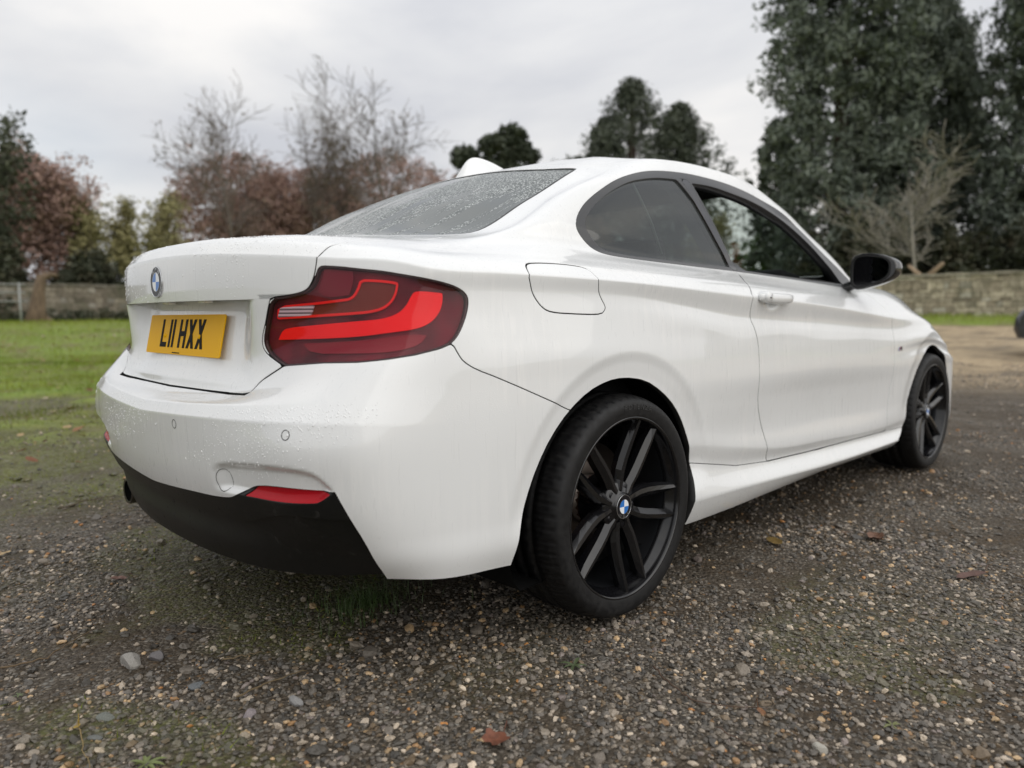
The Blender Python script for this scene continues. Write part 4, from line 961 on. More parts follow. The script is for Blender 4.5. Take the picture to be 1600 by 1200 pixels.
def ground_z(x,y):
    x=np.asarray(x,float); y=np.asarray(y,float); d=np.hypot(x-CX,y-CY)
    z=.60*sstep((d-8)/24.)
    z=z+(fbm(x,y,1.7,3,5)-.45)*.035*sstep((d-.5)/5)+(fbm(x,y,.35,3,9)-.45)*.012
    # the grass lies a little higher than the gravel and is hummocky
    g=grass_mask(x,y); z=z+g*(.05+(fbm(x,y,1.1,3,21)-.45)*.10*sstep((d-5)/8)*np.where(x<14,1,.4))
    # wheels stand in shallow dips
    for wx in (0,2.69):
        for wy in (-.76,.76): z=z-.010*np.exp(-((x-wx)**2/.02+(y-wy)**2/.03))
    return z
def grass_mask(x,y):
    n=fbm(x,y,2.2,4,2); d=np.hypot(x-CX,y-CY)
    left=sstep((y-3.7+(n-.45)*5.5+(fbm(x,y,.45,3,6)-.45)*2.5-np.maximum(x-3,0)*.9)/2.2)
    far=sstep((d-23.0+(n-.45)*3)/1.0)
    patch=sstep((fbm(x,y,1.5,4,91)-.40)/.09); left=left*(1-(1-patch)*.85*sstep((15-d)/5))
    return np.clip(np.maximum(left,far),0,1)
def moss_mask(x,y):
    n=fbm(x,y,1.3,4,31); a=sstep((y-.2+(n-.45)*5-np.maximum(x-1.5,0)*1.2)/3.0)*.95
    b=sstep((fbm(x,y,.55,4,44)-.47)/.08)*sstep((1.2-x)/1.5)*.55
    return np.clip(np.maximum(a*(.35+1.3*sstep((fbm(x,y,.5,4,47)-.40)/.16)),b),0,1)
def build_ground():
    na=420; rr=np.concatenate([np.linspace(.02,.9,10),np.geomspace(1.0,60,300),np.geomspace(64,900,22)]); az=np.linspace(0,2*math.pi,na,endpoint=False)
    R_,A_=np.meshgrid(rr,az,indexing='ij'); X=CX+R_*np.cos(A_); Y=CY+R_*np.sin(A_); Z=ground_z(X,Y)
    V=np.stack([X,Y,Z],-1).reshape(-1,3); n=len(rr); I=np.arange(n*na).reshape(n,na); J=np.roll(I,-1,1)
    F=np.stack([I[:-1],I[1:],J[1:],J[:-1]],-1).reshape(-1,4); F=np.concatenate([F]) 
    V=np.concatenate([V,[[CX,CY,float(ground_z(CX,CY))]]]); c=len(V)-1
    Fl=F.tolist()+[(c,int(I[0,k]),int(J[0,k])) for k in range(na)]
    t=NT('gravel_ground'); t.set(Roughness=.85); t.b.inputs['Specular IOR Level'].default_value=.2
    co=t.co((1,1,1))
    vo=t.n('TexVoronoi'); vo.inputs['Scale'].default_value=75; t.l(co,vo.inputs['Vector'])
    vo2=t.n('TexVoronoi'); vo2.inputs['Scale'].default_value=170; t.l(co,vo2.inputs['Vector'])
    sp=t.n('SeparateColor'); t.l(vo.outputs['Color'],sp.inputs[0])
    stone=t.ramp(sp.outputs[0],[(0,(.052,.046,.038)),(.35,(.105,.093,.077)),(.62,(.175,.155,.13)),(.80,(.25,.24,.215)),(.90,(.27,.17,.09)),(.97,(.42,.39,.34))],'CONSTANT')
    sp2=t.n('SeparateColor'); t.l(vo2.outputs['Color'],sp2.inputs[0])
    stone2=t.ramp(sp2.outputs[0],[(0,(.052,.044,.034)),(.45,(.095,.080,.062)),(.75,(.165,.14,.11)),(.93,(.28,.25,.20))],'CONSTANT')
    edge=t.ramp(vo.outputs['Distance'],[(.25,(1,1,1)),(.55,(0,0,0))])
    g0=t.mix(edge,stone2,stone)
    soil=t.ramp(t.noise(co,26,6,.7),[(.3,(.030,.022,.014)),(.7,(.090,.066,.042))])
    sm=t.ramp(t.noise(co,2.3,5,.62),[(.40,(0,0,0)),(.62,(.85,.85,.85))])
    g1=t.mix(sm,g0,soil)
    at=t.n('Attribute'); at.attribute_name='moss'; at2=t.n('Attribute'); at2.attribute_name='grass'; at3=t.n('Attribute'); at3.attribute_name='tan'
    mossc=t.ramp(t.noise(co,34,5,.7),[(.3,(.055,.062,.020)),(.7,(.17,.185,.045))]); mm=t.math('MULTIPLY',at.outputs['Fac'],t.ramp(t.noise(co,55,3,.7),[(.38,(0,0,0)),(.60,(1,1,1))]))
    g2=t.mix(mm,g1,mossc)
    tanc=t.ramp(t.noise(co,9,6,.7),[(.3,(.30,.225,.14)),(.7,(.50,.40,.26))]); tm=t.math('MULTIPLY',at3.outputs['Fac'],t.ramp(t.noise(co,1.1,6,.65),[(.34,(.25,.25,.25)),(.56,(1,1,1))])); g3=t.mix(tm,g2,tanc)
    grc=t.ramp(t.noise(co,7,6,.7),[(.25,(.075,.115,.018)),(.5,(.17,.24,.032)),(.78,(.31,.34,.06))]); g4=t.mix(at2.outputs['Fac'],g3,grc)
    gb=t.ramp(t.noise(co,1.1,5,.65),[(.40,(.25,.25,.25)),(.52,(1,1,1))]); g4=t.mix(t.math('MULTIPLY',at2.outputs['Fac'],gb),t.mix(at2.outputs['Fac'],g3,(.16,.13,.06)),grc); t.l(g4,t.b.inputs['Base Color'])
    h=t.math('SUBTRACT',1.0,vo.outputs['Distance']); h2=t.math('ADD',t.math('MULTIPLY',h,.7),t.math('MULTIPLY',t.math('SUBTRACT',1.0,vo2.outputs['Distance']),.3))
    t.l(t.bump(h2,.9,.010),t.b.inputs['Normal'])
    t.l(t.ramp(sp.outputs[1],[(0,(.45,)*3),(1,(.9,)*3)]),t.b.inputs['Roughness'])
    o=mesh_obj('ground',V,Fl,t.m); o['kind']='structure'
    d=np.hypot(V[:,0]-CX,V[:,1]-CY)
    for nm,val in (('moss',moss_mask(V[:,0],V[:,1])),('grass',grass_mask(V[:,0],V[:,1])),('tan',sstep((d-8.0)/4)*(V[:,1]<V[:,0]*.9))):
        a=o.data.attributes.new(nm,'FLOAT','POINT'); a.data.foreach_set('value',np.asarray(val,'f'))
    return o
build_ground()
# ---- scattered small geometry: points that carry size, turn and colour, one instanced shape each
def scatter(name,P,rot,scl,tint,mat,kind,label=None):
    me=bpy.data.meshes.new(name); me.from_pydata([tuple(p) for p in P.tolist()],[],[])
    for nm,val,ty in (('rot',rot,'FLOAT_VECTOR'),('scl',scl,'FLOAT_VECTOR')):
        a=me.attributes.new(nm,ty,'POINT'); a.data.foreach_set('vector',np.asarray(val,'f').ravel())
    a=me.attributes.new('tint','FLOAT_COLOR','POINT'); a.data.foreach_set('color',np.concatenate([tint,np.ones((len(tint),1))],1).astype('f').ravel())
    o=bpy.data.objects.new(name,me); COL.objects.link(o); o['kind']='stuff'; me.materials.append(mat)
    ng=bpy.data.node_groups.new(name+'_nodes','GeometryNodeTree'); ng.interface.new_socket('Geometry',in_out='INPUT',socket_type='NodeSocketGeometry'); ng.interface.new_socket('Geometry',in_out='OUTPUT',socket_type='NodeSocketGeometry')
    N=ng.nodes.new; L=ng.links.new; gi=N('NodeGroupInput'); go=N('NodeGroupOutput'); ip_=N('GeometryNodeInstanceOnPoints'); L(gi.outputs[0],ip_.inputs['Points'])
    g2i=N('GeometryNodeGeometryToInstance')
    if kind=='stone':
        for k in range(5):
            ico=N('GeometryNodeMeshIcoSphere'); ico.inputs['Subdivisions'].default_value=2 if k else 1; sp_=N('GeometryNodeSetPosition'); nz=N('ShaderNodeTexNoise'); nz.noise_dimensions='4D'; nz.inputs['Scale'].default_value=.9; nz.inputs['W'].default_value=k*3.7; nz.inputs['Detail'].default_value=2
            vm=N('ShaderNodeVectorMath'); vm.operation='SUBTRACT'; vm.inputs[1].default_value=(.5,.5,.5); vs_=N('ShaderNodeVectorMath'); vs_.operation='SCALE'; vs_.inputs['Scale'].default_value=1.9
            L(nz.outputs['Color'],vm.inputs[0]); L(vm.outputs[0],vs_.inputs[0]); L(vs_.outputs[0],sp_.inputs['Offset']); L(ico.outputs[0],sp_.inputs['Geometry'])
            sm=N('GeometryNodeSetShadeSmooth'); sm.inputs['Shade Smooth'].default_value=False; L(sp_.outputs[0],sm.inputs[0]); L(sm.outputs[0],g2i.inputs[0])
    else:
        for k in range(3):
            cone=N('GeometryNodeMeshCone'); cone.inputs['Vertices'].default_value=3; cone.inputs['Radius Bottom'].default_value=.035; cone.inputs['Radius Top'].default_value=.0; cone.inputs['Depth'].default_value=1; cone.fill_type='NONE'; cone.inputs['Side Segments'].default_value=3
            sp_=N('GeometryNodeSetPosition'); pos=N('GeometryNodeInputPosition'); sx=N('ShaderNodeSeparateXYZ'); L(pos.outputs[0],sx.inputs[0]); mu=N('ShaderNodeMath'); mu.operation='POWER'; mu.inputs[1].default_value=2; L(sx.outputs[2],mu.inputs[0]); m2=N('ShaderNodeMath'); m2.operation='MULTIPLY'; m2.inputs[1].default_value=.25+.2*k; L(mu.outputs[0],m2.inputs[0]); cx=N('ShaderNodeCombineXYZ'); L(m2.outputs[0],cx.inputs[0]); L(cx.outputs[0],sp_.inputs['Offset']); L(cone.outputs[0],sp_.inputs['Geometry']); L(sp_.outputs[0],g2i.inputs[0])
    ip_.inputs['Pick Instance'].default_value=True; L(g2i.outputs[0],ip_.inputs['Instance'])
    for nm,sock in (('rot','Rotation'),('scl','Scale')):
        na_=N('GeometryNodeInputNamedAttribute'); na_.data_type='FLOAT_VECTOR'; na_.inputs['Name'].default_value=nm; L(na_.outputs[0],ip_.inputs[sock])
    st=N('GeometryNodeSetMaterial'); st.inputs['Material'].default_value=mat; L(ip_.outputs[0],st.inputs[0]); L(st.outputs[0],go.inputs[0])
    md=o.modifiers.new('scatter','NODES'); md.node_group=ng
    return o
def m_stone(name,rough=.55,spec=.5):
    t=NT(name); a=t.n('Attribute'); a.attribute_type='INSTANCER'; a.attribute_name='tint'
    n=t.noise(t.co((1,1,1)),3.,5,.65); c=t.mix(t.ramp(n,[(.35,(0,0,0)),(.65,(1,1,1))]),a.outputs['Color'],t.mix(1.0,a.outputs['Color'],(.62,.60,.56),'MULTIPLY')); t.l(c,t.b.inputs['Base Color'])
    t.set(Roughness=rough); t.b.inputs['Specular IOR Level'].default_value=spec; return t.m
def wedge(n,r0,r1,a0,a1,pw=1.):
    r=np.sqrt(NR.uniform(r0*r0,r1*r1,n)) if pw==1 else r0*(r1/r0)**NR.rand(n); a=np.radians(NR.uniform(a0,a1,n)); return CX+r*np.cos(a),CY+r*np.sin(a),r
def gravel():
    X=[];Y=[];S=[]
    for n,r0,r1,s0,s1 in ((44000,.95,3.0,.0026,.0062),(9000,.95,3.2,.006,.0105),(26000,3.0,6.0,.0045,.0085),(16000,6.0,13,.007,.014)):
        x,y,r=wedge(n,r0,r1,6,97); den=fbm(x,y,.9,4,61); cl=sstep((den-.39)/.12); gm=grass_mask(x,y)
        # sparse where soil and moss cover the stones
        keep=(NR.rand(n)<(.10+.90*cl)*(1-.92*gm)*(1-.45*moss_mask(x,y))); X.append(x[keep]);Y.append(y[keep]);S.append((s0+(s1-s0)*NR.rand(n)**1.7)[keep])
    n=620; x,y,r=wedge(n,1.0,6,6,97); k=NR.rand(n)<1-grass_mask(x,y); X.append(x[k]);Y.append(y[k]);S.append((.0105+.011*NR.rand(n)**3)[k])
    X,Y,S=map(np.concatenate,(X,Y,S)); n=len(X)
    scl=np.stack([S*NR.uniform(.8,1.35,n),S*NR.uniform(.7,1.1,n),S*NR.uniform(.42,.8,n)],1)
    rot=np.stack([NR.uniform(-.45,.45,n),NR.uniform(-.45,.45,n),NR.uniform(0,6.28,n)],1)
    pal=np.array([(.040,.042,.044),(.060,.062,.064),(.085,.087,.090),(.12,.12,.122),(.165,.163,.16),(.25,.245,.24),(.36,.35,.335),(.10,.085,.065),(.19,.13,.075),(.30,.16,.065),(.33,.27,.19),(.14,.135,.15)])
    pr=np.array([.14,.18,.18,.15,.10,.06,.028,.08,.016,.004,.025,.03]); pr/=pr.sum()
    c=pal[NR.choice(len(pal),n,p=pr)]*NR.uniform(.75,1.2,(n,1))*np.array([[1.78,1.54,1.26]])
    mo=moss_mask(X,Y)[:,None]*.75*NR.rand(n,1); c=c*(1-mo)+np.array([[.13,.135,.045]])*mo
    P=np.stack([X,Y,ground_z(X,Y)+scl[:,2]*.35],1)
    scatter('gravel_stones',P,rot,scl,c,m_stone('gravel_stone',.5),'stone')
gravel()
def litter():
    n=5200; x,y,r=wedge(n,1.0,7,6,97); L_=NR.uniform(.012,.05,n)
    P=np.stack([x,y,ground_z(x,y)+.005],1); scl=np.stack([L_*.55,L_*.55,L_],1); rot=np.stack([np.pi/2+NR.uniform(-.18,.18,n),np.zeros(n),NR.uniform(0,6.28,n)],1)
    pal=np.array([(.05,.032,.02),(.09,.06,.035),(.17,.12,.07),(.03,.022,.016)]); c=pal[NR.choice(4,n)]*NR.uniform(.8,1.2,(n,1))
    scatter('twig_litter',P,rot,scl,c,m_stone('dry_litter',.9,.1),'blade')
litter()
def grass():
    X=[];Y=[];H=[]
    for n,r0,r1,a0,a1,h in ((52000,6.0,15,62,92,.045),(26000,15,36,62,90,.085),(14000,22.5,36,2,26,.10)):
        x,y,r=wedge(n,r0,r1,a0,a1); k=NR.rand(n)<grass_mask(x,y)*(.35+.65*sstep((fbm(x,y,.5,3,71)-.38)/.2)); X.append(x[k]);Y.append(y[k]);H.append(h*(.5+NR.rand(k.sum()))*(.6+.8*fbm(x[k],y[k],.8,3,73)))
    # short moss and grass between the stones on the near left
    x,y,r=wedge(60000,1.1,8,40,97); mm=moss_mask(x,y); k=NR.rand(len(x))<mm**1.5*sstep((fbm(x,y,.22,3,77)-.42)/.08); X.append(x[k]);Y.append(y[k]);H.append(.006+.014*NR.rand(k.sum()))
    X,Y,H=map(np.concatenate,(X,Y,H)); n=len(X)
    P=np.stack([X,Y,ground_z(X,Y)+H*.42],1); scl=np.stack([H*1.3+.02,H*1.3+.02,H],1); rot=np.stack([NR.uniform(-.6,.6,n),NR.uniform(-.6,.6,n),NR.uniform(0,6.28,n)],1)
    f=fbm(X,Y,1.6,4,81)[:,None]; c=np.array([[.095,.16,.018]])*(1-f)+np.array([[.36,.42,.06]])*f; c=c*NR.uniform(.7,1.35,(n,1)); dry=(NR.rand(n,1)<.10); c=np.where(dry,np.array([[.22,.18,.09]]),c)
    near=(np.hypot(X-CX,Y-CY)<8)[:,None]; c=np.where(near,c*np.array([[.85,.78,.8]]),c)
    scatter('short_grass',P,rot,scl,c,m_stone('grass_blade',.8,.08),'blade')
grass()
def leaf_litter():
    n=900; x,y,r=wedge(n,4.5,24,60,92); k=NR.rand(n)<.35+.65*moss_mask(x,y); x,y=x[k],y[k]; n=len(x); L_=NR.uniform(.02,.045,n)
    P=np.stack([x,y,ground_z(x,y)+.03],1); scl=np.stack([L_,L_*.7,L_*.12],1); rot=np.stack([NR.uniform(-.5,.5,n),NR.uniform(-.5,.5,n),NR.uniform(0,6.28,n)],1)
    pal=np.array([(.30,.17,.10),(.40,.30,.17),(.22,.11,.07),(.45,.38,.28)]); scatter('leaf_litter',P,rot,scl,pal[NR.choice(4,n)],m_stone('leaf_litter',.8,.1),'stone')
leaf_litter()
# ---- single things lying on the gravel
def gz(x,y): return float(ground_z(x,y))
def rock(x,y,s,col,label,seed):
    r=random.Random(seed); bm=bmesh.new(); bmesh.ops.create_icosphere(bm,subdivisions=3,radius=1)
    pl=[Vector((r.uniform(-1,1),r.uniform(-1,1),r.uniform(-.3,1))).normalized() for _ in range(11)]; of=[r.uniform(.52,.85) for _ in pl]
    for v in bm.verts:
        for n,o in zip(pl,of):
            d=v.co.dot(n)-o
            if d>0: v.co-=n*d*.92
        v.co+=Vector((r.uniform(-1,1),)*3)*.008
    t=NT('stone_surface'); nn=t.noise(t.co(),45,6,.7); n2=t.noise(t.co(),240,3,.7); t.l(t.ramp(nn,[(.3,tuple(c*.62 for c in col)),(.5,col),(.72,tuple(min(1,c*1.5) for c in col))]),t.b.inputs['Base Color']); t.set(Roughness=.8); t.l(t.bump(n2,.6,.002),t.b.inputs['Normal'])
    o=from_bm('stone',bm,t.m,smooth=False); s=tuple(q*1.32 for q in s); o.scale=s; o.rotation_euler=(r.uniform(-.2,.2),r.uniform(-.2,.2),r.uniform(0,6)); o.location=(x,y,gz(x,y)+s[2]*.42); tag(o,label,'stone','loose stones on the gravel')
rock(-1.072,-.185,(.027,.019,.018),(.30,.285,.26),'largest pale angular stone on the gravel behind the bumper',1)
rock(-1.016,-.193,(.017,.014,.011),(.15,.14,.14),'mauve grey stone right beside the largest pale stone',2)
rock(-1.188,-.396,(.016,.011,.007),(.17,.18,.16),'flat greenish grey stone nearest the lower left edge',3)
rock(-1.002,-.399,(.017,.012,.007),(.14,.15,.155),'flat blue grey stone in front of the largest pale stone',4)
rock(-.876,-.627,(.017,.009,.010),(.27,.265,.26),'long pale stone in the middle of the near gravel',5)
rock(-.967,-.602,(.012,.009,.009),(.27,.235,.24),'pinkish white stone left of the long pale stone',6)
rock(-1.225,-.467,(.018,.008,.005),(.15,.155,.145),'thin flat slab of stone by the left edge',7)
rock(-.24,-1.511,(.013,.010,.009),(.40,.38,.33),'cream white stone at the bottom right of the gravel',8)
def leaf(x,y,size,col,label,ang,seed,curl=.35,lobed=False):
    r=random.Random(seed); V=[];F=[]; n=18; rings=5
    for j in range(rings+1):
        for i in range(n):
            a=2*math.pi*i/n; R=size*(.5*abs(math.cos(a))**1.0+.5) if not lobed else size*(.62+.38*abs(math.cos(2.5*a)))
            if not lobed: R=size*(1.0/math.sqrt((math.cos(a))**2+(math.sin(a)/.48)**2))*(1+.04*math.sin(9*a))
            k=j/rings; px,py=math.cos(a)*R*k,math.sin(a)*R*k
            V.append((px,py,curl*size*((py/size)**2*1.6+.25*(px/size)**2+.10*math.sin(px/size*7+seed)+.06*math.sin(py/size*11))))
    for j in range(rings):
        for i in range(n): F.append((j*n+i,(j+1)*n+i,(j+1)*n+(i+1)%n,j*n+(i+1)%n))
    t=NT('dead_leaf'); t.l(t.ramp(t.noise(t.co(),70,4,.6),[(.3,tuple(c*.5 for c in col)),(.6,col)]),t.b.inputs['Base Color']); t.set(Roughness=.6)
    L_=empty('fallen_leaf',(x,y,gz(x,y)+.012),(r.uniform(-.15,.15),r.uniform(-.15,.15),ang)); tag(L_,label,'leaf','fallen leaves on the gravel')
    mesh_obj('leaf_blade',V,F,t.m,L_)
    tube('leaf_stalk',[(size*.9,0,.1*size),(size*1.3,.08*size,.02),(size*1.65,.2*size,.0)],.0009,t.m,L_,5)
leaf(1.194,-1.121,.058,(.17,.085,.05),'curled brown leaf on the gravel right of the rear wheel',.6,1,.6)
leaf(1.18,-1.02,.020,(.15,.09,.055),'small brown leaf scrap just left of the curled brown leaf',2.2,2,.4)
leaf(.906,-.869,.048,(.20,.13,.035),'flat mustard yellow leaf lying close to the side skirt',.9,3,.15)
leaf(1.005,-1.474,.052,(.12,.06,.045),'long dark brown leaf at the right edge of the gravel',-.6,4,.35)
leaf(-.674,-1.056,.030,(.18,.065,.035),'reddish brown lobed leaf flat at the bottom centre',.2,5,.2,True)
leaf(-.914,.452,.026,(.20,.11,.085),'pinkish brown leaf on mossy gravel left of the bumper',-.5,6,.5)
leaf(-1.125,1.02,.028,(.42,.30,.15),'pale tan leaf at the far left edge',.3,7,.3)
leaf(-1.246,-.413,.012,(.40,.27,.04),'tiny yellow leaf on a stem at the lower left',1.0,8,.3)
leaf(-.208,-1.376,.014,(.22,.10,.04),'small orange leaf among stones at the bottom right',1.0,9,.3)
def twig(pts,rad,col,label,seed):
    r=random.Random(seed); P=[]
    for i in range(len(pts)-1):
        for k in range(6):
            t=k/6; x=pts[i][0]*(1-t)+pts[i+1][0]*t+r.uniform(-.004,.004); y=pts[i][1]*(1-t)+pts[i+1][1]*t+r.uniform(-.004,.004); P.append((x,y,gz(x,y)+.008+r.uniform(0,.006)))
    P.append((*pts[-1],gz(*pts[-1])+.008))
    n=len(P); tw=tube('twig',P,[rad*(1-.6*i/n) for i in range(n)],simple('twig_bark',col,.8),None,5); tag(tw,label,'twig','twigs lying on the gravel')
twig([(-1.305,.01),(-1.214,-.002),(-1.08,.102)],.0028,(.13,.09,.05),'long forked brown twig left of the largest pale stone',1)
twig([(-.914,-.331),(-.86,-.345),(-.818,-.354)],.0024,(.15,.11,.06),'short tan twig right of the largest pale stone',2)
twig([(-.959,-.523),(-.88,-.52),(-.79,-.527)],.0022,(.14,.10,.05),'straight thin twig across the near gravel left of centre',3)
twig([(-.203,-1.1),(-.25,-1.18),(-.274,-1.256),(-.182,-1.378)],.0022,(.09,.055,.035),'long dark curved twig below the rear wheel',4)
twig([(-.328,-1.341),(-.33,-1.40),(-.319,-1.445)],.0015,(.10,.06,.04),'thin dark twig at the bottom right of centre',5)
twig([(-1.239,-.386),(-1.255,-.48),(-1.265,-.577)],.0016,(.24,.17,.07),'yellowish bent stem at the lower left corner',6)
twig([(-.823,1.603),(-.70,1.66),(-.57,1.674)],.0045,(.10,.075,.045),'brown stick on the moss beside the exhaust',7)
twig([(1.086,-1.598),(.96,-1.63),(.833,-1.598)],.0016,(.12,.09,.05),'arched thin twig at the right edge',8)
twig([(-.133,-1.505),(-.128,-1.49),(-.05,-1.46)],.0018,(.02,.015,.012),'black wet twig near a small weed at the bottom right',9)
twig([(.167,-1.017),(.22,-1.06),(.289,-1.109)],.0014,(.11,.08,.05),'fine twig lying in front of the rear wheel',10)
def weed(x,y,s,n,label,seed,col=(.11,.15,.045)):
    r=random.Random(seed); t=NT('weed_leaf'); t.l(t.ramp(t.noise(t.co(),50,3),[(.3,tuple(c*.6 for c in col)),(.7,col)]),t.b.inputs['Base Color']); t.set(Roughness=.5)
    E_=empty('weed',(x,y,gz(x,y)+.004)); tag(E_,label,'weed','weeds in the gravel')
    for k in range(n):
        a=2*math.pi*k/n+r.uniform(-.4,.4); L_=s*r.uniform(.7,1.2); w=L_*.30; V=[];F=[]
        for i in range(7):
            q=i/6; rr=L_*q; hw=w*math.sin(math.pi*min(1,.12+.88*q))**.8*(.75+.25*math.sin(q*19)); z=L_*(.45*q-.42*q*q)
            for m_ in (-1,0,1): V.append((rr*math.cos(a)-m_*hw*math.sin(a)*.5,rr*math.sin(a)+m_*hw*math.cos(a)*.5,z+.15*abs(m_)*hw))
        for i in range(6):
            for m_ in range(2): F.append((3*i+m_,3*i+m_+1,3*i+m_+4,3*i+m_+3))
        mesh_obj('weed_leaf',V,F,t.m,E_)
weed(-1.184,-.631,.034,9,'leafy green weed at the lower left corner',1,(.16,.19,.06)); weed(-.326,-.96,.036,7,'small grey green weed below the rear tyre',2,(.10,.13,.06)); weed(-.06,-1.585,.022,6,'small yellow green weed at the bottom right',3,(.17,.18,.06)); weed(-1.30,-.16,.016,6,'tiny weed sprout at the left edge',4)
def tuft():
    E_=empty('grass_tuft',(-.46,-.27,gz(-.46,-.27))); tag(E_,'dark green grass tuft in the shade under the rear bumper','grass tuft'); r=random.Random(3); V=[];F=[]
    for k in range(520):
        a=r.uniform(0,6.28); d=abs(r.gauss(0,.075)); x,y=d*math.cos(a)*1.5,d*math.sin(a); L_=r.uniform(.03,.085); b=r.uniform(0,6.28); lean=r.uniform(.2,1.0); w=.0011
        c=len(V)
        for i in range(4):
            q=i/3; px=x+math.cos(b)*lean*L_*q*q; py=y+math.sin(b)*lean*L_*q*q; pz=L_*q*(1-.35*q*lean)
            V+=[(px-math.sin(b)*w*(1-q),py+math.cos(b)*w*(1-q),pz),(px+math.sin(b)*w*(1-q),py-math.cos(b)*w*(1-q),pz)]
        for i in range(3): F.append((c+2*i,c+2*i+1,c+2*i+3,c+2*i+2))
    o=mesh_obj('grass_blades',V,F,simple('tuft_green',(.055,.095,.025),.5),E_,smooth=False); o['kind']='stuff'
tuft()
# ================================================================= walls, fence, stump
def m_wall():
    t=NT('old_rubble_wall'); co=t.co(); a=t.n('Attribute'); a.attribute_name='tint'
    n=t.noise(co,5,6,.7); m=t.noise(co,.8,4,.6)
    c=t.mix(t.ramp(n,[(.35,(0,0,0)),(.65,(1,1,1))]),a.outputs['Color'],t.mix(1.,a.outputs['Color'],(.55,.54,.50),'MULTIPLY'))
    c2=t.mix(t.ramp(m,[(.52,(0,0,0)),(.66,(.6,.6,.6))]),c,(.085,.088,.05)); t.l(c2,t.b.inputs['Base Color']); t.set(Roughness=.95); t.l(t.bump(n,.8,.02),t.b.inputs['Normal']); return t.m
WALLM=m_wall()
def wall(x0,y0,x1,y1,zt,label,seed,dk=1.):
    r=random.Random(seed); L_=math.hypot(x1-x0,y1-y0); dx,dy=(x1-x0)/L_,(y1-y0)/L_; nx,ny=-dy,dx
    W_=empty('stone_wall',(x0,y0,0)); tag(W_,label,'wall','old walls round the field'); V=[];F=[];Cc=[]
    def bx(s0,s1,t0,t1,z0,z1,col):
        b=len(V)
        for s in (s0,s1):
            for t_ in (t0,t1):
                for z in (z0,z1): V.append((dx*s+nx*t_,dy*s+ny*t_,z))
        for f in ((0,1,3,2),(4,6,7,5),(0,4,5,1),(2,3,7,6),(0,2,6,4),(1,5,7,3)): F.append(tuple(b+i for i in f)); Cc.extend([col]*4)
    zb=.15
    bx(0,L_,-.17,.17,zb,zt-.04,(.15,.13,.10))
    z=zb+.1
    while z<zt-.12:
        h=r.uniform(.10,.30); h=min(h,zt-.06-z); s=r.uniform(-.2,0)
        while s<L_:
            w=r.uniform(.18,.55); q=r.random(); b=r.uniform(.7,1.25)*dk; col=(.58*b,.51*b,.40*b) if q<.55 else ((.42*b,.36*b,.28*b) if q<.85 else (.66*b,.61*b,.52*b))
            p=r.uniform(.005,.035); bx(max(0,s+.012),min(L_,s+w-.012),-.17-p,.17+p,z+.01,z+h-.01,col); s+=w
        z+=h
    o=mesh_obj('masonry',V,F,WALLM,W_,smooth=False); o['kind']='stuff'
    a=o.data.color_attributes.new('tint','FLOAT_COLOR','CORNER'); a.data.foreach_set('color',np.array([(*c,1) for c in Cc],'f').ravel())
    V=[];F=[];Cc=[]; s=0
    while s<L_:
        w=r.uniform(.5,.9); b=r.uniform(.85,1.15)*dk; bx(s+.01,min(L_,s+w)-.01,-.25,.25,zt-.055+r.uniform(0,.02),zt+.045+r.uniform(-.01,.015),(.45*b,.41*b,.34*b)); s+=w
    o=mesh_obj('coping',V,F,WALLM,W_,smooth=False); a=o.data.color_attributes.new('tint','FLOAT_COLOR','CORNER'); a.data.foreach_set('color',np.array([(*c,1) for c in Cc],'f').ravel()); o['kind']='stuff'
wall(31.6,-16,29.6,39.7,2.27,'low weathered stone wall with flat coping behind the car bonnet',1)
wall(-12,38.8,29.4,39.9,2.45,'older stained stone wall beyond the grass on the left',2,.5)
def fence():
    E_=empty('rail_fence',(-6,33.6,0)); tag(E_,'thin grey metal rail fence at the far left edge','fence'); m=simple('galvanised_grey',(.30,.31,.30),.5,.3)
    for z in (2.18,1.85,1.5): tube('rail',[(0,0,z),(11.2,-.9,z)],.028,m,E_,6)
    for s in (.0,2.2,4.4,6.6,8.8,11.0): tube('post',[(s,-.08*s,.2),(s,-.08*s,2.25)],.04,m,E_,6)
fence()
def stump():
    E_=empty('tree_stump',(6.2,35.2,.3)); tag(E_,'broken pale tree stump leaning in front of the left wall','tree stump'); t=NT('bare_wood'); t.l(t.ramp(t.noise(t.co((3,3,.6)),3,6,.7),[(.3,(.07,.05,.032)),(.7,(.20,.14,.09))]),t.b.inputs['Base Color']); t.set(Roughness=.9)
    tube('trunk',[(-.25,0,0),(-.12,0,.9),(.0,0,1.7),(.12,0,2.3),(.35,0,2.42)],[.50,.34,.24,.20,.14],t.m,E_,12); tube('broken_limb',[(.10,0,2.25),(.45,0,2.44),(.78,0,2.40)],[.17,.13,.05],t.m,E_,8); tube('side_root',[(.1,0,.5),(.7,-.1,.1)],[.2,.1],t.m,E_,8)
stump()
for x,y,dx,dy,lab in ((33.0,7.5,-.25,.55,'thick sawn branch stub poking over the right wall'),(33.3,8.4,.1,-.5,'forked pale branch stub behind the right wall left of the thick stub')):
    o=tube('cut_branch',[(x,y,1.9),(x+dx*.3,y+dy*.4,2.4),(x+dx,y-dy*.6,2.85)],[.13,.12,.07],simple('cut_wood',(.30,.22,.14),.9),None,8); tag(o,lab,'branch','cut branch stubs over the wall')
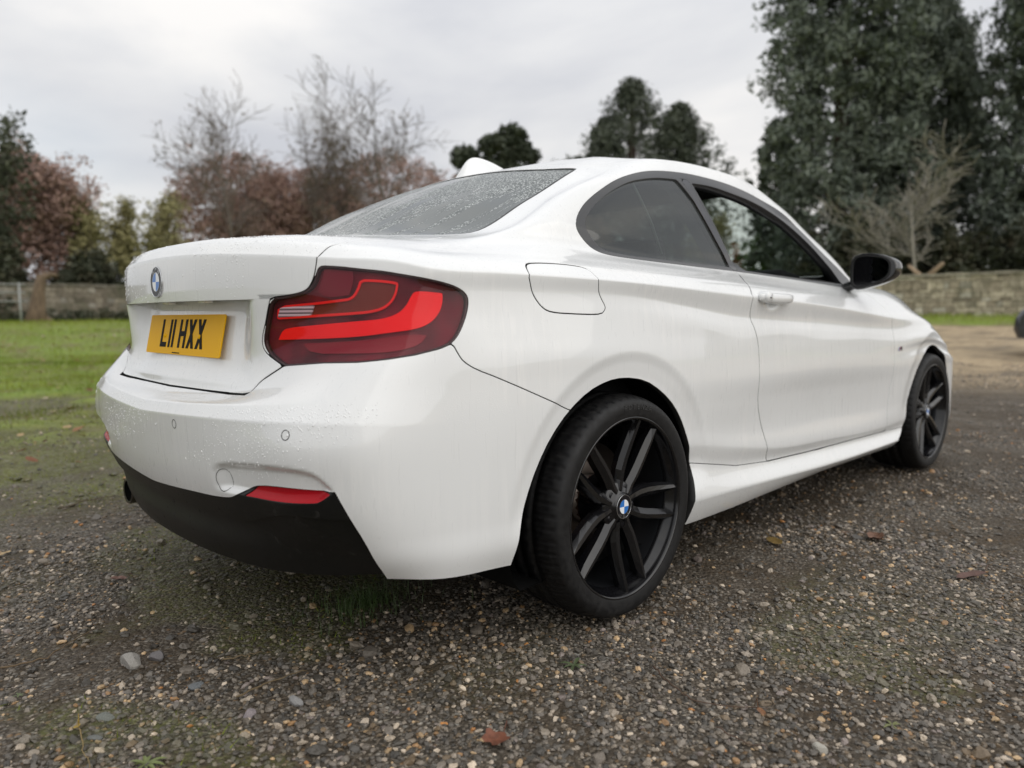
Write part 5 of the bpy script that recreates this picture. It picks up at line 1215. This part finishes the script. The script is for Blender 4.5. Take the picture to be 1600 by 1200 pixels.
# ================================================================= trees
def m_leaf(name,c0,c1,c2,rough=.6,tr=.0):
    t=NT(name); n=t.noise(t.co(),.9,3,.6); w=t.noise(t.co(),7,2,.6); mixn=t.math('ADD',t.math('MULTIPLY',n,.6),t.math('MULTIPLY',w,.4)); t.l(t.ramp(mixn,[(.34,c0),(.5,c1),(.66,c2)]),t.b.inputs['Base Color']); t.set(Roughness=rough); t.b.inputs['Specular IOR Level'].default_value=.25; return t.m
LM={'redwood':m_leaf('redwood_foliage',(.080,.100,.082),(.135,.160,.128),(.21,.23,.18)),'cedar':m_leaf('cedar_foliage',(.042,.052,.038),(.072,.085,.060),(.115,.125,.09)),'pine':m_leaf('pine_foliage',(.038,.05,.034),(.066,.08,.052),(.11,.12,.08)),  # redwood greens lightened and greyed: distance haze put into the leaf colour
 'light_conifer':m_leaf('cypress_foliage',(0.056,0.077,0.053),(0.098,0.119,0.084),(0.154,0.168,0.126)),'copper':m_leaf('beech_leaves',(.20,.14,.118),(.33,.215,.18),(.46,.31,.25)),'yellow':m_leaf('willow_leaves',(.15,.145,.065),(.26,.24,.11),(.36,.33,.17)),
 'holm':m_leaf('evergreen_oak_leaves',(0.033,0.042,0.027),(0.063,0.072,0.045),(0.105,0.108,0.068)),'hedge':m_leaf('hedge_leaves',(0.026,0.032,0.019),(0.048,0.054,0.032),(0.096,0.083,0.051)),'green_bush':m_leaf('bush_leaves',(0.045,0.083,0.024),(0.090,0.150,0.039),(0.150,0.225,0.060)),'orange_bush':m_leaf('autumn_leaves',(0.168,0.072,0.036),(0.288,0.120,0.054),(0.408,0.204,0.084)),
 'birch':m_leaf('last_birch_leaves',(.10,.07,.045),(.15,.11,.07),(.2,.16,.1))}
BARK=simple('grey_brown_bark',(.15,.125,.108),.9); PALEB=simple('pale_twig_bark',(.27,.25,.21),.85); DBARK=simple('dark_red_bark',(.060,.038,.028),.9)
def leaves(P,N,size,asp,rs,droop=0):
    """P clump centres, N leaves each placed with spread in P[:,3]"""
    n=len(P)*N; c=np.repeat(P,N,0); d=rs.normal(size=(n,3)); d/=np.linalg.norm(d,axis=1,keepdims=True); r=c[:,3:4]*rs.rand(n,1)**.45
    q=c[:,:3]+d*r*np.array([1,1,.8]); a=rs.normal(size=(n,3)); a[:,2]-=droop; a/=np.linalg.norm(a,axis=1,keepdims=True); b=np.cross(a,rs.normal(size=(n,3))); b/=np.linalg.norm(b,axis=1,keepdims=True)
    s=size*rs.uniform(.6,1.4,(n,1)); a=a*s*asp; b=b*s
    V=np.stack([q-a,q+b*.6,q+a,q-b*.6],1).reshape(-1,3); F=np.arange(n*4).reshape(n,4); return V,F
def branches(rs,base,h,rad,levels,spread,up,mat,name='trunk',parent=None,nb=6,trunk_h=.35,wob=.12,minr=.012):
    V=[];F=[]
    def seg(p,q,r0,r1):
        d=(q-p); L_=np.linalg.norm(d)
        if L_<1e-6: return
        d/=L_; o=np.cross(d,[0.3,.5,.8]); o/=np.linalg.norm(o); u=np.cross(d,o); b=len(V)
        for pt,r in ((p,r0),(q,r1)):
            for k in range(4): a=k*math.pi/2; V.append(tuple(pt+(o*math.cos(a)+u*math.sin(a))*r))
        for k in range(4): F.append((b+k,b+(k+1)%4,b+4+(k+1)%4,b+4+k))
    tips=[]
    def grow(p,d,L_,r,lv):
        n=4; pts=[p]
        for i in range(n):
            d=d+rs.normal(size=3)*wob+np.array([0,0,up*.08]); d/=np.linalg.norm(d); q=p+d*L_/n; r2=max(r*(1-.16),minr*.5); seg(p,q,r,r2); p=q; r=r2; pts.append(p)
            if lv>0 and (i>0 or lv<levels):
                for _ in range(nb if lv==levels else rs.randint(1,3)+1):
                    a=rs.normal(size=3); a-=d*a.dot(d); a/=np.linalg.norm(a); dd=d*(1-spread)+a*spread+np.array([0,0,up*.25]); dd/=np.linalg.norm(dd)
                    grow(p+(-d)*L_/n*rs.rand(),dd,L_*rs.uniform(.42,.62),max(r*.5,minr*.5),lv-1)
        tips.append(p)
    p0=np.array(base,float); q0=p0+np.array([0,0,h*trunk_h]); seg(p0,q0,rad,rad*.8); grow(q0,np.array([rs.normal()*.05,rs.normal()*.05,1.]),h*(1-trunk_h),rad*.8,levels)
    o=mesh_obj(name,V,F,mat,parent,smooth=False); return o,np.array(tips)
def tree(kind,x,y,top,w,label,seed,group=None):
    rs=np.random.RandomState(seed); zb=gz(x,y)-.1; h=top-zb
    nm={'copper':'beech_tree','yellow':'willow_tree','bare':'bare_tree','winter':'bare_tree','pine':'pine_tree','cedar':'cedar_tree','redwood':'conifer_tree','light_conifer':'cypress_tree','holm':'evergreen_oak','dark_bush':'evergreen_bush','hedge':'dark_shrub','green_bush':'green_shrub','orange_bush':'autumn_shrub'}[kind]
    T_=empty(nm,(x,y,zb)); tag(T_,label,'shrub' if kind in ('hedge','green_bush','orange_bush','dark_bush') else 'tree',group)
    if kind in ('redwood','cedar','light_conifer'):
        tube('trunk',[(0,0,0),(0,0,h*.5),(0,0,h*.97)],[w*.07,w*.05,w*.01],DBARK,T_,8)
        n={'redwood':3000,'cedar':1100,'light_conifer':420}[kind]
        u=rs.rand(n)**(.85 if kind=='redwood' else .7); z=.02+u*.97; a=rs.rand(n)*6.283
        prof=np.where(z<.22,.80+.2*z/.22,np.clip(1-((z-.22)/.78)**(3.4 if kind=='redwood' else 1.7),0,1)**.85) if kind!='light_conifer' else np.sin(np.pi*np.clip(z,.02,.99))**.6
        if kind=='cedar': prof=np.clip((1-z)/.40,0,1)**.85
        lob=1+.24*np.sin(3*a+5*z+seed)+.20*np.sin(7*a-11*z*3+seed*2)+(.12 if kind=='redwood' else .22)*np.sin(23*z*2+4*a)
        rr=w*.5*np.clip(prof,0.03,1)*lob*np.sqrt(rs.uniform(.25,1,n)); gap=(np.sin(a*5+z*37+seed)+np.sin(z*61+a*3)>-1.25)
        P=np.stack([rr*np.cos(a),rr*np.sin(a),z*h,np.full(n,w*.085 if kind=='redwood' else w*.075)],1)[gap]
        V,F=leaves(P,24 if kind=='redwood' else 22,(.12 if kind=='redwood' else .15),1.7,rs,.5)
        mesh_obj('crown',V,F,LM[kind],T_,smooth=False)
        # a few visible limbs
        for k in range(7):
            a0=rs.rand()*6.28; z0=h*rs.uniform(.2,.8); R_=w*.38*(1-z0/h*.6); tube('limb',[(0,0,z0),(R_*.6*math.cos(a0),R_*.6*math.sin(a0),z0+.4),(R_*math.cos(a0),R_*math.sin(a0),z0+.2)],[.14,.09,.03],DBARK,T_,5)
    elif kind in ('pine',):
        o,tips=branches(rs,(0,0,0),h*.62,w*.035,2,.65,.3,DBARK,parent=T_,nb=4,trunk_h=.45)
        c=[(.10,0,.89,.24),(.22,.0,.80,.28),(.02,.1,.80,.28),(-.22,-.1,.82,.18),(-.36,.1,.76,.20),(.34,0,.70,.26),(.10,0,.68,.34),(-.2,0,.70,.24),(-.38,0,.62,.26),(.30,0,.58,.30),(0,0,.55,.36)]
        P=[]
        for cx,cy,cz,cr in c:
            m=110; d=rs.normal(size=(m,3)); d/=np.linalg.norm(d,axis=1,keepdims=True); r=rs.uniform(.3,1,(m,1))**.5*cr*w*.62; P.append(np.concatenate([np.array([[cx*w*1.15,cy*w,cz*h]])+d*r*np.array([1,1,.75]),np.full((m,1),w*.05)],1))
        V,F=leaves(np.concatenate(P),14,.24,1.2,rs); mesh_obj('crown',V,F,LM['pine'],T_,smooth=False)
    elif kind in ('copper','yellow','holm'):
        o,tips=branches(rs,(0,0,0),h,max(.12,w*.03),3,.55,.5,BARK,parent=T_,nb=4,trunk_h=.16,wob=.1)
        sc=w*.55/max(1e-6,np.percentile(np.hypot(tips[:,0],tips[:,1]),92)); me=o.data; co=np.zeros(len(me.vertices)*3); me.vertices.foreach_get('co',co); co=co.reshape(-1,3); zs=h/max(co[:,2].max(),.1); k=np.array([sc,sc,zs]); co=co*k; me.vertices.foreach_set('co',co.ravel()); tips=tips*k
        n=min(len(tips),{'copper':900,'yellow':330,'holm':300}[kind]); tp=tips[rs.permutation(len(tips))[:n]]
        if kind=='copper': 
            m=1500; d=rs.normal(size=(m,3)); d/=np.linalg.norm(d,axis=1,keepdims=True); ex=np.array([[0,0,h*.50]])+d*np.array([w*.56,w*.5,h*.48])*rs.uniform(.55,1,(m,1))**.4; ex=ex[ex[:,2]>.3]; tp=np.concatenate([tp,ex])
        P=np.concatenate([tp,np.full((len(tp),1),{'copper':.55,'yellow':.45,'holm':.45}[kind])],1)
        V,F=leaves(P,{'copper':17,'yellow':14,'holm':16}[kind],{'copper':.105,'yellow':.105,'holm':.12}[kind],1.1,rs); mesh_obj('crown',V,F,LM[kind],T_,smooth=False)
    elif kind in ('bare','winter'):
        o,tips=branches(rs,(0,0,0),h,max(.10,w*.020),3,.50 if kind=='bare' else .52,.35 if kind=='bare' else .40,BARK if kind=='bare' else PALEB,parent=T_,nb=3 if kind=='bare' else 2,trunk_h=.34 if kind=='bare' else .16,wob=.10,minr=.042 if kind=='bare' else .045)
        me=o.data; co=np.zeros(len(me.vertices)*3); me.vertices.foreach_get('co',co); co=co.reshape(-1,3); sc=w*.5/np.percentile(np.hypot(co[:,0],co[:,1]),97); k=np.array([sc,sc,h/co[:,2].max()]); me.vertices.foreach_set('co',(co*k).ravel()); tips=tips*k
        if kind=='bare':
            tp=tips[rs.permutation(len(tips))[:110]]; V,F=leaves(np.concatenate([tp,np.full((len(tp),1),.25)],1),4,.10,1.0,rs); mesh_obj('crown',V,F,LM['birch'],T_,smooth=False)
    else:
        m={'dark_bush':520,'hedge':620,'green_bush':400,'orange_bush':240}[kind]; d=rs.normal(size=(m,3)); d/=np.linalg.norm(d,axis=1,keepdims=True); d[:,2]=abs(d[:,2])
        lob=1+.16*np.sin(4*np.arctan2(d[:,1],d[:,0])+seed)[:,None]; P=d*np.array([w*.56,w*.56,h*.92])*lob*rs.uniform(.35,1,(m,1))**.45+np.array([0,0,.1]); P=np.concatenate([P,np.full((m,1),.38)],1)
        tube('trunk',[(0,0,0),(0,0,h*.6)],[.12,.04],BARK,T_,6)
        V,F=leaves(P,16,.13,1.1,rs); mesh_obj('crown',V,F,LM['hedge' if kind in('dark_bush','hedge') else kind],T_,smooth=False)
TREES=[('holm',5.78,42.34,11.29,3.36,'dark thin-leaved evergreen rising at the far left edge'),('dark_bush',5.34,40.6,5.94,2.75,'dark green bush behind the rail fence at the far left'),('copper',7.9,49.01,10.6,7.2,'copper-leaved beech leftmost behind the old wall'),
('yellow',10.98,46.34,8.07,2.19,'yellow-green willow nearest the leftmost copper beech'),('yellow',13.62,47.67,8.71,2.43,'middle one of three yellow-green willows left of the boot lid badge'),('yellow',16.8,49.78,9.2,2.92,'yellow-green willow closest to the round copper beech crown'),
('copper',25.77,58.01,14.5,11.2,'round copper beech left of the bare trees'),('copper',32.32,59.18,14.4,11.5,'copper beech half hidden behind the bare trees'),('copper',37.58,53.52,15.6,14.2,'wide copper beech above the rear window, left of the roof aerial'),
('bare',22.21,50.84,17.9,9.5,'bare spreading tree over the round copper beech'),('bare',27.69,50.31,17.32,7.0,'narrow bare tree between the two taller ones'),('bare',30.18,44.06,20.2,11.5,'tallest bare tree, upright with scattered last leaves'),('bare',30.64,52.9,16.6,9.0,'low bare tree behind the narrow one'),
('pine',57.46,59.08,23.58,11.6,'dark lobed pine behind the roof aerial'),('cedar',71.03,51.1,28.2,15.5,'dark pointed cedar, tallest of three above the roof'),('cedar',75.88,47.55,25.6,12.5,'slender cedar peak right of the tallest one above the roof'),('cedar',70.4,54.8,24.4,8.5,'small cedar peak left of the tallest one above the roof'),
('redwood',44.79,16.35,29.0,8.0,'huge dark conifer with its top out of frame, left of the big pair'),('redwood',52.04,13.9,22.0,8.0,'broad dark conifer in the middle of the right-hand group'),('redwood',49.56,6.35,26.0,6.0,'dark conifer at the right edge of the picture'),('light_conifer',47.0,21.49,13.77,3.0,'pale grey-green cypress at the left flank of the huge conifer'),
('winter',37.66,9.75,9.51,8.0,'pale leafless tree standing above the right wall'),('winter',39.79,5.06,9.9,2.91,'pale leafless twigs at the right edge over the wall'),
('green_bush',52.12,24.67,7.85,3.99,'fresh green shrub seen through the open door window'),('orange_bush',52.85,27.59,6.01,2.58,'orange-brown shrub seen through the open door window'),('hedge',41.42,14.23,6.51,6.3,'dark shrub behind the wall left of the leafless tree'),('hedge',41.93,9.33,5.33,4.65,'dark shrub directly behind the leafless tree'),('hedge',43.73,5.74,5.54,4.25,'dark shrub behind the wall at the right edge'),
('yellow',53.03,31.29,9.34,4.74,'yellow-green tree hidden mostly by the car roof'),('copper',59.78,49.26,11.82,6.92,'low copper beech hidden mostly by the rear window'),('hedge',10.16,42.42,4.33,3.33,'low dark shrub behind the old wall beside the stump'),('hedge',44.2,57.34,9.22,7.74,'dark shrub under the wide copper beech')]
for k,(kd,x,y,tz,w,lab) in enumerate(TREES): tree(kd,x,y,tz,w,lab,100+k,{'copper':'copper beeches beyond the walls','yellow':'yellow-green willows beyond the walls','bare':'bare trees beyond the left wall','winter':'leafless trees over the right wall','cedar':'cedars above the car roof','redwood':'tall dark conifers at the right','hedge':'dark shrubs behind the walls'}.get(kd))
# scrub at the foot of the left wall
rs_=np.random.RandomState(8); m=900; xx=rs_.uniform(-2,22,m); P=np.stack([xx,rs_.uniform(36.6,38.4,m)-.0*xx,np.zeros(m),np.full(m,.25)],1); P[:,2]=ground_z(P[:,0],P[:,1])+rs_.uniform(0,.55,m)*(.5+fbm(P[:,0],P[:,1],2.,3,7)); V,F=leaves(P,10,.07,1.2,rs_); o=mesh_obj('ivy_scrub',V,F,LM['hedge'],smooth=False); o['kind']='stuff'
# ================================================================= the other parked car, cut off by the frame
def small_car():
    E_=empty('parked_hatchback',(13.25,-1.25,0)); tag(E_,'dark grey hatchback cut off by the right edge of the picture','car')
    t=NT('dark_grey_paint'); t.set(Base__Color=(.028,.030,.038),Roughness=.3,Metallic=.4); t.b.inputs['Coat Weight'].default_value=1
    # side outline (x along the car, z), rear at +x
    low=[(-1.98,.30),(-2.02,.55),(-1.95,.74),(-1.55,.88),(-1.05,.96),(-.9,1.0)]
    prof=[(-2.00,.28),(-2.06,.42),(-2.04,.60),(-1.95,.74),(-1.60,.88),(-1.12,.98),(-.62,1.30),(-.30,1.44),(.30,1.50),(1.00,1.47),(1.55,1.36),(1.78,1.05),(1.86,.92),(1.93,.66),(1.95,.42),(1.90,.28)]
    ys=[(-1.,.0),(-.98,.06),(-.9,.02)]
    V=[];F=[];n=len(prof); cols=[(-.84,.00),(-.80,.03),(-.60,.0),(-.3,0),(0,0),(.3,0),(.60,.0),(.80,.03),(.84,0)]
    for y,_ in cols:
        for x,z in prof:
            up_=max(0,(z-.95)/.55); e=1 if abs(y)<.81 else .965; yy=y*(1-.22*up_); xx=x*(1-.035*(abs(y)/.84)**3)*e; zz=z-.05*(abs(y)/.84)**4*min(1,up_*2) ; V.append((xx,yy,zz))
    for i in range(len(cols)-1):
        for k in range(n-1): F.append((i*n+k,i*n+k+1,(i+1)*n+k+1,(i+1)*n+k))
    body=mesh_obj('body',V,F,t.m,E_)
    for s in (-1,1):
        b=0 if s<0 else (len(cols)-1)*n; side_=[V[b+k] for k in range(n)]
        def zint(x): 
            zs=[p for p in side_]; return zs
        # side skin with round wheel openings
        pts=[(p[0],p[2]) for p in side_]; arch=[]
        for cx in (1.25,-1.22): arch+=[(cx+.345*math.cos(a),.28+.0+.345*math.sin(a)+.0) for a in np.linspace(0,math.pi,14)]
        poly=pts+arch; y=side_[0][1]
        f=tuple(range(len(poly))); vv=[]
        for (x,z) in poly:
            up_=max(0,(z-.95)/.55); vv.append((x,s*.84*(1-.22*up_),z))
        mesh_obj('side',vv,[f if s<0 else f[::-1]],t.m,E_,smooth=False)
        mesh_obj('side_window',[(x,s*(.843*(1-.22*max(0,(z-.95)/.55))),z) for x,z in ((-.95,1.0),(-.52,1.27),(-.2,1.36),(.35,1.41),(1.0,1.38),(1.42,1.27),(1.55,1.05))],[tuple(range(7)) if s<0 else tuple(range(7))[::-1]],GLOSSB,E_,smooth=False)
    rimm=simple('silver_wheel_cover',(.30,.31,.33),.4,.6)
    for cx in (-1.22,1.25):
        for s in (-1,1):
            Wh=empty('wheel'); Wh.parent=E_; Wh.location=(cx,s*.80,.30)
            v,f=lathe([(.20,-.02),(.22,-.03),(.28,-.03),(.305,-.005),(.305,.15),(.22,.17)],40); v=[(a,b*-s*-1 if s<0 else -b,c) for a,b,c in v]; mesh_obj('tyre',v,f if s<0 else [q[::-1] for q in f],TYRE,Wh)
            v,f=lathe([(.0001,-.015),(.05,-.02),(.19,-.012),(.20,-.02)],40); v=[(a,b if s<0 else -b,c) for a,b,c in v]; mesh_obj('wheel_cover',v,f if s<0 else [q[::-1] for q in f],rimm,Wh)
            for k in range(7):
                A=2*math.pi*k/7; M=Matrix.Rotation(A,4,'Y'); V2=[M@Vector(q) for q in ((-.030,s*.030,.06),(.030,s*.030,.06),(.042,s*.026,.18),(-.042,s*.026,.18))]; mesh_obj('wheel_slot',V2,[(0,1,2,3)],LINER,Wh,smooth=False)
    box('underbody',(0,0,.30),(3.3,1.4,.2),LINER,E_)
    return E_
hb=small_car(); hb.rotation_euler=(0,0,math.radians(-92)); hb.location=(13.35,-1.33,float(ground_z(13.3,-1.))-.0)
